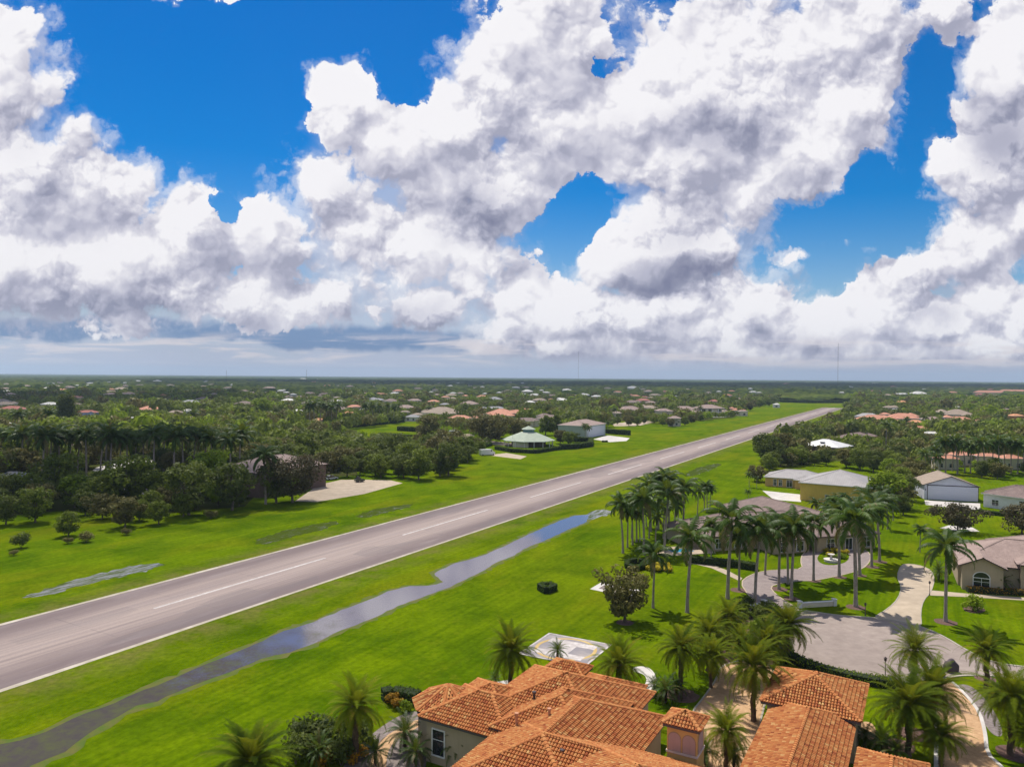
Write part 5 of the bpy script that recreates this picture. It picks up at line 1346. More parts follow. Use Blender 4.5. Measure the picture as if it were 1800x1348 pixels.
for i, (x, yb, yt, k) in enumerate(((1085,746,732,0),(1105,748,731,2),(1120,748,732,0),(1132,745,731,1),(1150,744,730,2),(1165,748,733,0),(1178,750,735,2),(1192,749,734,1),(1204,748,732,0),(1216,744,730,2),(1232,740,728,0),(1288,733,722,1),(1300,730,716,0),(1318,722,708,2),(1336,716,702,0),(1352,714,700,1),
    (1330,846,818,2),(1352,828,798,0),(1372,820,788,1),(1392,818,786,0),(1412,816,792,2),(1432,818,796,0),(1452,818,790,1),(1488,822,790,2),(1512,826,788,0),(1535,830,790,1),(1578,870,822,0),(1592,880,835,1),(1602,862,822,2),(1588,905,868,1),(1575,893,850,2),(1612,850,815,0),(1335,800,775,0),(1365,795,770,2),(1385,785,758,1),
    (985,780,757,2),(1000,782,758,0),(1012,778,760,1),(845,796,775,0),(835,790,770,2),(700,838,805,1),(660,836,798,0),(610,838,800,1),(580,838,795,2))):
    pr_ = (T_ROUND, T_DARK, T_OLIVE)[k][i % 2]; by_height(pr_, x, yb, yt, (9.0, 9.5, 7.0)[k], phrase=('bushy green tree', 'dark spreading tree', 'brownish olive tree')[k], cat='tree', group='trees along the runway lawns')
# shrubs, hedges, flower beds
SH = [proto(shrub_proto('shrub', 1, 2.0, 1.5, M_LEAF)), proto(shrub_proto('shrub', 2, 2.2, 1.6, M_LEAFB)), proto(shrub_proto('shrub', 3, 1.6, 1.4, M_CROTON)), proto(shrub_proto('shrub', 4, 2.0, 1.4, M_LEAFO)), proto(shrub_proto('shrub', 5, 1.8, 1.3, M_YELL)), proto(shrub_proto('shrub', 6, 2.4, 2.2, M_LEAFD, n=12))]
for (x, y, i, s, lab) in ((37,963,5,1.7,'dark bush alone on the left lawn'),(24,976,3,.8,'small dull bush near the dark one at left'),(152,952,3,1.6,'reddish brown bush on the left lawn'),(222,940,3,1.1,'low bush below the thin pale leaved tree'),(371,911,3,1.6,'brown bush at the right end of the left lawn'),(120,955,3,1.0,'tiny bush under the small round tree'),
    (1166,1000,4,1.0,None),(1700,1070,1,1.0,None)):
    if lab: put(SH[i], at(x, y), s, label=lab, cat='bush', name='bush')
put(SH[4], at(1168, 1002), 2.2, label='bright yellow shrub bed beside the ringed hedge on the lawn', cat='shrub', sz=1.0)
put(SH[4], at(1150, 1003), 1.7, label='smaller half of the yellow shrub bed, nearer the ringed hedge', cat='shrub', sz=.9)
put(SH[1], at(1710, 1072), 1.6, label='feathery green shrub in a mulch ring on the right lawn', cat='shrub')
sheet('mulch_bed', [(1690,1067),(1705,1064),(1725,1066),(1735,1073),(1720,1078),(1700,1076)], .010, M_MULCH, 2)
hedge([(948,1036),(963,1033),(976,1037),(961,1043)], 1.0, 1.1, closed=True, label='small square clipped hedge alone on the villa lawn')
hedge([(1102,992),(1118,989),(1136,992),(1136,999),(1118,1003),(1102,999)], .9, 1.0, closed=True, label='ringed clipped hedge round a pale bed before the mansion')
sheet('gravel_bed', [(1106,993),(1132,993),(1132,998),(1106,998)], .010, M_WHITEC, 1)
hedge([(1388,1160),(1420,1175),(1460,1187),(1500,1197),(1545,1205),(1575,1206)], 1.5, 1.0, leaf=M_LEAFB, size=.13, label='bright green hedge between the paved court and the garage wing')
hedge([(1392,1168),(1380,1150),(1372,1140)], 1.6, 1.2, label='dark hedge at the left rim of the paved court')
hedge([(735,1236),(712,1231),(690,1228),(672,1231)], 1.6, 1.3, label='dark hedge behind the left end of the villa')
hedge([(668,767),(720,771),(770,772),(817,776)], 3.0, 2.2, size=.3, label='long low hedge along the near side of the left lawn')
hedge([(700,757),(735,759)], 3.0, 3.0, size=.3, label='short hedge on the lawn before the boxy tree')
hedge([(600,752),(640,749),(708,742)], 4.0, 5.0, size=.4, label='tall dark hedge along the far side of the left lawn')
hedge([(1066,762),(1107,765)], 2.4, 3.2, size=.3, label='tall clipped hedge by the white hangar apron')
hedge([(872,790),(900,795),(940,797),(985,790)], 2.0, 1.8, size=.25, label='dark hedge in front of the octagonal pavilion')
hedge([(985,790),(1010,789),(1038,785),(1039,777),(1000,776)], 2.4, 2.6, size=.25, label='hedge box between octagonal pavilion and white hangar')
hedge([(1058,777),(1068,777)], 1.5, .9, size=.2, label='tiny hedge on the white hangar apron edge')
hedge([(862,783),(830,792),(812,797)], 2.5, 1.8, size=.25, label='bushy hedge left of the octagonal pavilion')
hedge([(1372,707),(1420,708.5),(1500,708.5)], 5, 4, size=.7, label='long dark hedge across the far end of the airfield')
hedge([(1640,1192),(1655,1186)], 1.0, 1.1, label='dark stub hedge beside the tan drive by the road')
hedge([(1722,902),(1780,909)], 1.6, 1.0, label='low hedge before the white house at the right edge')
hedge([(1215,988),(1290,996),(1330,1002)], 1.8, 1.3, leaf=M_HEDGE, label='low hedge along the mansion front wall')
hedge([(1700,1040),(1750,1043),(1810,1046)], 1.4, .9, leaf=M_CROTON, size=.12, label='reddish flower hedge before the stucco house')
for i, (x, y, k, s) in enumerate(((690,1236,2,1.0),(700,1244,2,.9),(712,1250,1,.8),(578,1322,5,1.3),(592,1335,2,1.1),(604,1318,2,.9),(585,1298,5,1.1),(560,1318,0,1.2),(615,1340,2,1.0),(545,1340,5,1.3),(600,1300,2,.7),(630,1318,0,.9),(570,1345,2,1.2),(530,1325,0,1.1),(558,1300,5,1.0),(540,1310,5,1.6),(585,1312,5,1.5),(610,1328,0,1.5),(520,1342,5,1.5),(600,1345,5,1.4),(628,1305,5,1.2),(650,1312,0,.9),(575,1285,0,1.1),(555,1335,2,1.2),(640,1330,2,.9))):
    put(SH[k], at(x, y), s, phrase=('orange leaved' if k == 2 else 'dark green' if k == 5 else 'mid green') + ' shrub in the planted bed left of the villa', cat='shrub', group='shrubs in the bed left of the villa')
PALML = proto(date_proto(91, th=1.4, L=2.0, nf=36, leafmat=M_ROYAL, name='palm_shrub', tr=.09))
for i, (x, y, s, lab) in enumerate(((712,1318,1.25,'bushy palm shrub left of the villa window'),(805,1338,1.15,'bushy palm shrub right of the villa window'),(730,1345,1.0,'lower palm shrub in front of the window corner'),(640,1296,.6,'little palm shrub on the mulch of the garden path'),
    (1170,1235,1.1,'palm shrub at the right end of the villa roofs'),(1190,1225,.9,'palm shrub behind the chimney cap'),(1150,1222,.8,'palm shrub squeezed against the rear eave'),(1650,1020,1.2,'little palm at the stucco house drive'),(1760,1040,1.2,'palm shrub before the stucco house'),(1785,1035,1.4,'palm shrub at the right edge before the stucco house'),
    (1550,1330,1.1,'pale palm shrub beside the low tiled roof'),(1520,1312,.8,'palm shrub by the round patio'),(1575,1345,1.0,'palm shrub at the bottom by the tan drive lawn'),(980,1160,.9,'palm shrub between helicopter pad and villa roof'),(870,1205,.6,'small palm shrub on the white stone path'),(1360,1250,1.0,'palm shrub under the garage wing eave'),(1705,1015,1.1,'yellowish palm by the arched window'),(560,1345,1.0,'palm shrub in the croton bed'),(660,1345,.9,'palm shrub low beside the garden path'),
    (1745,1235,.9,'yellow green palm shrub on the stone mulch'),(1240,1345,1.0,'palm shrub at the foot of the chimney'),(1290,1350,1.0,'palm shrub right of the chimney foot'))):
    put(PALML, at(x, y), s, label=lab, cat='palm shrub')
for i, (x, y, k, s) in enumerate(((1300,1078,5,1.3),(1320,1085,0,1.4),(1340,1092,5,1.3),(1355,1105,0,1.3),(1330,1110,1,1.2),(1300,1100,0,1.3),(1290,1120,5,1.4),(1270,1135,0,1.3),(1310,1135,1,1.1),(1365,1125,5,1.3),(1372,1140,0,1.2),(1350,1150,1,1.2),(1255,1160,0,1.1),(1360,1085,5,1.2),(1375,1110,0,1.2),(1275,1105,5,1.2),(1330,1160,0,1.1),(1370,1165,0,1.1),(1315,1068,5,1.0),(1345,1072,0,1.0),(1262,1125,5,1.2),(1285,1092,0,1.2))):
    put(SH[k], at(x, y), s, phrase=('dark green' if k == 5 else 'bright green' if k == 1 else 'mid green') + ' shrub in the planted bed left of the court', cat='shrub', group='shrubs left of the paved court')
sheet('mulch_bed', [(1262,1100),(1290,1080),(1320,1070),(1360,1080),(1385,1095),(1378,1130),(1390,1160),(1340,1172),(1290,1165),(1262,1175),(1255,1150)], .008, M_MULCH, 2)
for i, (x, y, k, s, sz) in enumerate(((1450,969,4,1.3,.8),(1470,971,4,1.5,.8),(1485,974,4,1.0,.8),(1478,981,1,1.2,.7),(1458,977,4,1.0,.7),(1466,984,5,.7,.5))):
    put(SH[k], at(x, y), s, phrase=('yellow' if k == 4 else 'green') + ' shrub in the planted bed of the round drive island', cat='shrub', group='shrubs in the round drive island', sz=sz)

fo = at(1461, 987); ft = empty('fountain', fo); tag(ft, 'small white tiered fountain on the grass island of the round drive', 'fountain')
m = MB(); m.tube([(0, 0, 0), (0, 0, .35), (0, 0, .5)], [1.3, 1.25, 1.4], 20); m.build('basin', M_WHITEC, ft)
m = MB(); m.tube([(0, 0, .5), (0, 0, .9), (0, 0, 1.3)], [.35, .14, .2], 12); m.build('stem', M_WHITEC, ft)
m = MB(); m.tube([(0, 0, 1.3), (0, 0, 1.42), (0, 0, 1.5)], [.2, .6, .66], 16); m.build('bowl', M_WHITEC, ft)
# mulch rings under the palms that stand in grass
mr_ = MB()
RINGS = [(1504,1067,1.5),(1662,1093,1.6),(1430,1020,1.3),(1475,1014,1.3),(1532,996,1.4),(1546,987,1.4),(1511,1011,1.2),(1391,1052,1.3),(1369,1035,1.5),(1299,1037,1.5),(1327,1061,1.4),(1098,1094,1.3),(1199,1222,1.9),(1280,1150,1.6),(1577,1310,1.6),(1731,1192,1.2),(1787,1325,1.8),(1607,1290,1.6)]
for (x, y, r_) in RINGS:
    p = at(x, y); n = 18; q = [(p.x + r_ * math.cos(6.283 * k / n) * random.Random(k).uniform(.85, 1.1), p.y + r_ * math.sin(6.283 * k / n), .010) for k in range(n)]
    tag(tri_fill('mulch_ring', [(a, b) for a, b, c in q], .0135, M_MULCH), kind='structure')

# ---------------------------------------------------------------- walls, lamps, vehicles
def gate_wall(x0, y0, x1, y1, lab):
    a, b = at(x0, y0), at(x1, y1); L = (b - a).length; rot = math.atan2(b.y - a.y, b.x - a.x)
    root = empty('garden_wall', a, rot); tag(root, lab, 'wall')
    m = MB(); m.box(.5, L - .5, -.15, .15, 0, .7); m.build('wall_panel', W_CREAM, root)
    m = MB(); m.box(.45, L - .45, -.22, .22, .702, .80); m.build('coping', M_TRIM, root)
    for X in (0, L - .5):
        m = MB(); m.box(X, X + .5, -.3, .3, 0, 1.0); m.box(X - .06, X + .56, -.36, .36, 1.002, 1.10); m.build('pillar', W_WHITE, root)
gate_wall(1403, 1068, 1469, 1064, 'white entrance wall with end pillars on the lawn by the court')
gate_wall(1303, 1076, 1345, 1066, 'white entrance wall left of the paved drive by the date palms')
def lamp(x, y, lab, h=3.0):
    root = empty('street_lamp', at(x, y)); tag(root, lab, 'lamp')
    m = MB(); m.tube([(0, 0, 0), (0, 0, .3), (0, 0, h - .5)], [.11, .05, .04], 8); m.build('post', M_DTRIM, root, smooth=True)
    m = MB(); m.tube([(0, 0, h - .5), (0, 0, h - .15)], [.12, .17], 6); m.tube([(0, 0, h - .15), (0, 0, h)], [.22, .03], 6); m.build('lantern', M_DTRIM, root)
lamp(1556, 1197, 'black lantern post by the green hedge at the court', 2.9); lamp(1521, 1082, 'black mailbox lantern at the far rim of the court', 2.0); lamp(1634, 1046, 'black lantern at the drive of the stucco house', 2.4)
lamp(901, 785, 'white flag pole like lamp left of the pavilion lantern', 10)

def boulder():
    r = random.Random(5); bm = bmesh.new(); bmesh.ops.create_icosphere(bm, subdivisions=3, radius=1)
    for v in bm.verts:
        n = v.co.normalized(); k = 1 + .16 * math.sin(n.x * 4 + 1) * math.cos(n.y * 3) + .06 * math.sin(n.z * 9 + n.x * 7)
        v.co = Vector((n.x * .95 * k, n.y * .6 * k, max(-.1, n.z * .95 * k + .55)))
    me = bpy.data.meshes.new('boulder'); bm.to_mesh(me); bm.free(); me.materials.append(material('dark stone', col=(.10, .075, .085)))
    for f in me.polygons: f.use_smooth = True
    o = link('boulder', me); o.location = at(1672, 1180); tag(o, 'dark upright boulder beside the road at the tan drive', 'boulder')
boulder()

def vehicle(x, y, rot, body, lab, kind='car', L=4.6, W=1.85, H=1.5, cat='car'):
    root = empty({'car': 'parked_car', 'van': 'parked_van', 'cart': 'utility_cart'}[kind], at(x, y), rot); tag(root, lab, cat)
    m = MB(); h0, h1 = .35, H * .58
    prof = [(-L/2, h0), (-L/2, h1 * .95), (-L/2 + .3, h1), (L/2 - 1.1, h1), (L/2 - .1, h1 * .86), (L/2, h1 * .7), (L/2, h0)]
    if kind == 'van': prof = [(-L/2, h0), (-L/2, H), (L/2 - 1.6, H), (L/2 - .9, h1 * 1.15), (L/2 - .05, h1 * .95), (L/2, h0)]
    n = len(prof)
    for s in (-1, 1):
        f = [(p[0], s * W/2, p[1]) for p in prof]; m.face(f if s < 0 else f[::-1])
    for i in range(n):
        a, b = prof[i], prof[(i + 1) % n]; m.face([(a[0], -W/2, a[1]), (a[0], W/2, a[1]), (b[0], W/2, b[1]), (b[0], -W/2, b[1])])
    m.build('body', body, root)
    if kind != 'van':
        m = MB(); c = [(-L/2 + .35, h1 + .002), (-L/2 + .8, H), (L/2 - 1.9, H), (L/2 - 1.15, h1 + .002)]
        for s in (-1, 1):
            f = [(p[0], s * (W/2 - .1), p[1]) for p in c]; m.face(f if s < 0 else f[::-1])
        for i in range(3):
            a, b = c[i], c[i + 1]; m.face([(a[0], -W/2 + .1, a[1]), (a[0], W/2 - .1, a[1]), (b[0], W/2 - .1, b[1]), (b[0], -W/2 + .1, b[1])], 1 if i == 1 else 0)
        m.build('cabin', [M_GLASS, body], root)
    else:
        m = MB(); m.box(L/2 - 2.2, L/2 - 1.5, -W/2 - .01, W/2 + .01, h1 * 1.15, H * .9); m.build('window', M_GLASS, root)
    for X in (-L/2 + .85, L/2 - .85):
        for s in (-1, 1):
            m = MB(); m.tube([(X, s * (W/2 - .2), .34), (X, s * (W/2 + .02), .34)], [.34, .34], 14); m.build('wheel', M_DTRIM, root)
paint = lambda nm, c: material(nm, col=c, rough=.3, spec=.6)
vehicle(798, 764, -.35, paint('white paint', (.7, .7, .7)), 'white van parked on the drive beside the salmon roofed house', 'van', 6.2, 2.1, 2.5, 'van')
vehicle(168, 846, .1, paint('dark blue paint', (.03, .04, .08)), 'dark car parked on the road under the left palms', 'car')
vehicle(186, 849, .1, paint('black paint', (.02, .02, .025)), 'black car right of the dark one under the left palms', 'car')
vehicle(632, 847, .6, paint('dark green paint', (.03, .045, .03)), 'dark utility cart on the concrete apron by the woods', 'cart', 3.2, 1.6, 1.9, 'utility cart')
vehicle(582, 843, .9, paint('silver paint', (.5, .52, .55)), 'silver car in the tree shade at the apron edge', 'car')
vehicle(57, 800, .3, paint('silver paint', (.5, .52, .55)), 'silver car between the trunks of the far left palms', 'car')
vehicle(856, 800, .5, paint('white paint', (.7, .7, .7)), 'white box trailer at the end of the pavilion drive', 'van', 7.0, 2.4, 2.7, 'trailer')
# ---------------------------------------------------------------- the woods
def interp(tab, x):
    if x <= tab[0][0]: return tab[0][1]
    for (a, b), (c, d) in zip(tab, tab[1:]):
        if x <= c: return b + (d - b) * (x - a) / (c - a)
    return tab[-1][1]
LOWL = [(-400,935),(0,908),(100,898),(300,902),(430,890),(452,868),(470,842),(570,838),(700,842),(815,836),(826,800),(870,776),(985,772),(1062,752),(1110,748),(1190,745),(1290,736),(1322,716),(1362,711),(1372,706.5),(1495,706.5)]
def inpoly(x, y, P):
    c = False; j = len(P) - 1
    for i in range(len(P)):
        if (P[i][1] > y) != (P[j][1] > y) and x < (P[j][0] - P[i][0]) * (y - P[i][1]) / (P[j][1] - P[i][1]) + P[i][0]: c = not c
        j = i
    return c
RIGHT = [(1488,706),(1480,748),(1408,768),(1372,795),(1340,815),(1345,826),(1400,820),(1475,812),(1560,838),(1575,850),(1585,885),(1602,872),(1618,852),(1625,838),(1680,832),(1730,842),(1775,842),(1900,850),(2300,880),(2300,690),(1488,690)]
CLEAR = [[(628,757),(700,746),(712,735),(738,736),(742,750),(800,760),(835,768),(830,798),(780,782),(740,774),(680,764)],[(1068,732),(1112,738),(1160,748),(1075,752)],[(40,866),(40,842),(140,836),(310,838),(345,848),(320,874),(230,876)],[(150,835),(160,818),(262,806),(280,812),(262,836)],[(0,822),(0,806),(78,796),(84,806)],
         [(130,746),(175,744),(172,737),(135,737)],[(1370,709),(1500,709),(1500,702),(1370,702)],[(876,776),(890,745),(975,748),(1000,776)],[(1590,845),(1700,836),(1780,838),(1790,826),(1600,828)]]
def woods(x, y):
    if x < 1488: ok = y < interp(LOWL, x)
    else: ok = inpoly(x, y, RIGHT) or y < 700
    if not ok and 1330 < x < 1620: ok = inpoly(x, y, RIGHT)
    return ok and not any(inpoly(x, y, P) for P in CLEAR)
HX = np.array([h[0] for h in HOUSES]); HY = np.array([h[1] for h in HOUSES]); HW = np.array([h[2] for h in HOUSES]); HD = np.array([h[3] for h in HOUSES])
for (x_, y_, w_, d_) in ((690, 760, 30, 34), (770, 772, 26, 12), (1425, 707, 60, 30)):
    v_ = at(x_, y_); HX = np.append(HX, v_.x); HY = np.append(HY, v_.y); HW = np.append(HW, w_); HD = np.append(HD, d_)
HZ = np.where(np.arange(len(HX)) < len(HOUSES), 3.4, 1.2)
def near_house(X, Y):
    """(stands on a house, tallest crown that still lets the roofs behind it show)"""
    dx = X - HX * (Y / HY); dy = HY - HD - Y
    if np.any((np.abs(X - HX) < HW * .92) & (np.abs(Y - HY) < HD)): return True, 0
    m = (np.abs(dx) < HW + 3) & (dy > 0) & (dy < 330)
    if not m.any(): return False, 99
    return False, float(np.min((HZ + np.maximum(dy, 0) * (CAM_H / Y))[m]))
rw = random.Random(77)
SPOTS = []
step = 7.5
yy = 185.0
NEAR, MIDR, FARR = 0, 430, 1250
while yy < FARR:
    st = step if yy < 430 else step * 1.12
    xw = yy * .74 + 30; xx = -xw
    while xx < xw:
        X = xx + rw.uniform(-.42, .42) * st; Y = yy + rw.uniform(-.42, .42) * st; xx += st
        q = px((X, Y, 0))
        if not woods(*q): continue
        on, cap = near_house(X, Y)
        if on: continue
        if any((X - c.location.x) ** 2 + (Y - c.location.y) ** 2 < 9 for c, *_ in PLANTS if c.location.y < 500) : continue
        if rw.random() < .09: continue
        pn = math.sin(X * .021 + 2 * math.sin(Y * .008)) * math.cos(Y * .017 + X * .006)
        h = rw.uniform(5.5, 9.5) + 2.2 * pn
        if rw.random() < .10: h *= 1.45
        h = min(h, max(2.4, cap * rw.uniform(.8, 1.25))); nh = 0
        SPOTS.append((X, Y, h, nh, q))
    yy += st
SPOTS.sort(key=lambda s: s[1])
KINDS = [(T_ROUND, 9.0, .36, 'mid green bushy tree'), (T_DARK, 9.5, .30, 'dark spreading tree'), (T_OLIVE, 7.0, .14, 'brownish olive tree'), (T_BRIGHT, 8.0, .12, 'bright green tree'), (T_COL, 8.0, .08, 'narrow green tree')]
NIND = 270; ind = 0; REST = []
for (X, Y, h, nh, q) in SPOTS:
    if ind < NIND and -60 < q[0] < 1860 and h > 4.5:
        t = min(.999, max(0, rw.random() * .75 + .25 * (.5 + .5 * math.sin(X * .03 + Y * .021)))); k = 0
        while t > KINDS[k][2] and k < len(KINDS) - 1: t -= KINDS[k][2]; k += 1
        pr = rw.choice(KINDS[k][0])
        put(pr, Vector((X, Y, 0)), h / KINDS[k][1], phrase=KINDS[k][3], cat='tree', group='trees of the woods beside the airfield'); ind += 1
    else: REST.append((X, Y, h))

# crowns farther off that read as one mass: one object
def quad_cloud(seed, n, size, cone=False):
    r = np.random.default_rng(seed); d = r.normal(size=(n, 3)); d /= np.linalg.norm(d, axis=1)[:, None]; d[:, 2] = np.where(d[:, 2] < -.35, -d[:, 2], d[:, 2])
    lump = 1 + .18 * np.sin(d[:, 0] * 5 + seed) * np.cos(d[:, 1] * 4) + .12 * np.sin(d[:, 2] * 9 + d[:, 0] * 6)
    p = d * (lump * (.72 + .3 * r.random(n)))[:, None]
    p[:, 2] = p[:, 2] * .48 + .54
    nrm = d + r.uniform(-.7, .7, (n, 3)); nrm[:, 2] += .3; nrm /= np.linalg.norm(nrm, axis=1)[:, None]
    u = np.cross(nrm, r.normal(size=(n, 3))); u /= np.linalg.norm(u, axis=1)[:, None]; v = np.cross(nrm, u)
    s = (size * r.uniform(.6, 1.3, n))[:, None]
    q = np.stack([p - u * s, p - v * s * .7, p + u * s, p + v * s * .7], 1)       # unit: radius 1 across, height 1
    return q, np.clip(.5 + .35 * (r.random(n) - .5) + .25 * d[:, 2] * 0, 0, 1)
def crown_mass(name, spots, protos, mats, seed, label):
    r = np.random.default_rng(seed); V = []; T = []; MI = []
    for (X, Y, h) in spots:
        q, t = protos[r.integers(len(protos))]
        w = h * r.uniform(.46, .66); a = r.uniform(0, 6.283); c, s = math.cos(a), math.sin(a)
        o = np.empty_like(q); o[..., 0] = (q[..., 0] * c - q[..., 1] * s) * w + X; o[..., 1] = (q[..., 0] * s + q[..., 1] * c) * w + Y; o[..., 2] = q[..., 2] * h
        V.append(o.reshape(-1, 3)); T.append(np.clip(t + r.uniform(-.3, .3), 0, 1)); pz = math.sin(X * .011 + 1.7 * math.sin(Y * .006)) * math.cos(Y * .009 + X * .004); MI.append(np.full(len(t), r.choice(len(mats), p=[.34, .36, .22, .08] if abs(pz) < .5 else ([.42, .15, .22, .21] if pz > 0 else [.20, .60, .18, .02]))))
    V = np.concatenate(V); T = np.concatenate(T); MI = np.concatenate(MI); n = len(T)
    me = bpy.data.meshes.new(name); me.vertices.add(n * 4); me.vertices.foreach_set('co', V.astype(np.float32).ravel())
    me.loops.add(n * 4); me.loops.foreach_set('vertex_index', np.arange(n * 4, dtype=np.int32))
    me.polygons.add(n); me.polygons.foreach_set('loop_start', np.arange(0, n * 4, 4, dtype=np.int32)); me.polygons.foreach_set('loop_total', np.full(n, 4, dtype=np.int32))
    for m in mats: me.materials.append(m)
    me.polygons.foreach_set('material_index', MI.astype(np.int32)); me.update(calc_edges=True)
    A = me.attributes.new('tone', 'FLOAT', 'FACE'); A.data.foreach_set('value', T.astype(np.float32))
    o = link(name, me); tag(o, label, 'woodland', kind='stuff'); return o
near_p = [quad_cloud(i, 150, .17) for i in range(5)]; far_p = [quad_cloud(20 + i, 60, .27) for i in range(5)]
LFM = [M_LEAF, M_LEAFD, M_LEAFO, M_LEAFB]
crown_mass('woodland', [s for s in REST if s[1] < 700], near_p, LFM, 1, 'mixed green tree crowns filling the woods between the houses')
crown_mass('distant_woodland', [s for s in REST if s[1] >= 700], far_p, LFM, 2, 'small tree crowns among far roofs')

# forest floor under the woods
fl = [(-900,1010),(-400,935),(0,908),(100,898),(300,902),(430,890),(452,868),(470,842),(570,838),(628,836),(628,757),(600,750),(600,735),(712,733),(826,733),(985,735),(1062,740),(1110,740),(1190,743),(1290,734),(1322,714),(1366,709),(1372,704.5),(1495,704.5),(1500,690),(800,690),(-1200,690)]
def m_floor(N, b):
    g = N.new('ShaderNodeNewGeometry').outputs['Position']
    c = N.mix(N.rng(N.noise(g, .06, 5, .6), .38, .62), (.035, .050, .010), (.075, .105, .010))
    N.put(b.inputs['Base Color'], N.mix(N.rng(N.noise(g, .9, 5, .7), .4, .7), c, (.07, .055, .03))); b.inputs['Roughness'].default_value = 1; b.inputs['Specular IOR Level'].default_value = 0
M_FLOOR = material('wood floor litter', m_floor)  # dull green undergrowth mixed with brown litter, its own colour
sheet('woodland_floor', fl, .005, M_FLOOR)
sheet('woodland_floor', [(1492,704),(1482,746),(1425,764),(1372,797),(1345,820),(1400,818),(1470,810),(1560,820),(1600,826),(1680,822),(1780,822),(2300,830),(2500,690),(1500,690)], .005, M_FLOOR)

# ---------------------------------------------------------------- canopy to the horizon
def vnoise(x, y, seed):
    xi = np.floor(x).astype(np.int64); yi = np.floor(y).astype(np.int64); fx = x - xi; fy = y - yi
    fx = fx * fx * (3 - 2 * fx); fy = fy * fy * (3 - 2 * fy)
    def hsh(a, b):
        n = (a * 374761393 + b * 668265263 + seed * 1442695041) & 0x7fffffff
        n = ((n ^ (n >> 13)) * 1274126177) & 0x7fffffff
        return ((n ^ (n >> 16)) & 0xffff) / 65535.0
    return (hsh(xi, yi) * (1 - fx) + hsh(xi + 1, yi) * fx) * (1 - fy) + (hsh(xi, yi + 1) * (1 - fx) + hsh(xi + 1, yi + 1) * fx) * fy
na = 880; rs2 = [1225.0]
while rs2[-1] < 17800: rs2.append(rs2[-1] * 1.0062 + .4)
rs2 = np.array(rs2); nr = len(rs2)
az = np.linspace(-.80, .80, na); RR, AA = np.meshgrid(rs2, az, indexing='ij'); XX = RR * np.sin(AA); YY = RR * np.cos(AA)
hh = vnoise(XX / 13, YY / 13, 1) * 7.5 + vnoise(XX / 5.2, YY / 5.2, 2) * 2.0 + np.clip(vnoise(XX / 17, YY / 23, 11) - .72, 0, 1) * 22 + vnoise(XX / 60, YY / 60, 3) * 4 + vnoise(XX / 320, YY / 320, 4) * 3.5 - 1.0
gap = vnoise(XX / 150, YY / 150, 7) * .6 + vnoise(XX / 40, YY / 40, 8) * .4
hh = np.where(gap < .30, hh * .25, hh)
hh = hh * np.clip(.6 + (RR - 1225) / 300, .6, 1)
for (hx, hy, hw, hd, rot) in HOUSES:
    if hy < 1150: continue
    m_ = (np.abs(XX - hx * YY / hy) < hw * 1.0) & (YY < hy + hd) & (YY > hy - hd - 420)
    hh[m_] = np.minimum(hh[m_], 1.5 + np.maximum(0, hy - hd - YY[m_]) * (CAM_H / YY[m_]))
hh = np.maximum(hh, .15)
ids = np.arange(nr * na).reshape(nr, na)
Q = np.stack([ids[:-1, :-1], ids[:-1, 1:], ids[1:, 1:], ids[1:, :-1]], -1).reshape(-1, 4)[:, ::-1]
me = bpy.data.meshes.new('forest_canopy'); V = np.stack([XX, YY, hh], -1).reshape(-1, 3).astype(np.float32); n = len(Q)
me.vertices.add(len(V)); me.vertices.foreach_set('co', V.ravel()); me.loops.add(n * 4); me.loops.foreach_set('vertex_index', Q.astype(np.int32).ravel())
me.polygons.add(n); me.polygons.foreach_set('loop_start', np.arange(0, n * 4, 4, dtype=np.int32)); me.polygons.foreach_set('loop_total', np.full(n, 4, dtype=np.int32))
def m_canopy(N, b):
    g = N.new('ShaderNodeNewGeometry').outputs['Position']
    c = N.mix(N.rng(N.noise(g, .07, 5, .75), .42, .58), (.006, .014, .005), (.085, .112, .018))
    c = N.mix(N.math('MULTIPLY', N.rng(N.noise(g, .02, 4, .7), .44, .56), .6), c, (.012, .026, .010))
    c = N.mix(N.math('MULTIPLY', N.rng(N.noise(N.mapping(g, scale=(.5, 1, 1)), .0035, 5, .65), .42, .62), .6), c, (.095, .120, .022))
    c = N.mix(N.math('MULTIPLY', N.rng(N.noise(g, .018, 4, .7), .55, .70), .5), c, (.11, .085, .045))
    N.put(b.inputs['Base Color'], c); b.inputs['Roughness'].default_value = 1; b.inputs['Specular IOR Level'].default_value = 0
me.materials.append(material('far canopy', m_canopy)); me.update(calc_edges=True)
tag(link('forest_canopy', me), 'continuous dark green tree canopy running to the horizon', 'woodland', kind='stuff')

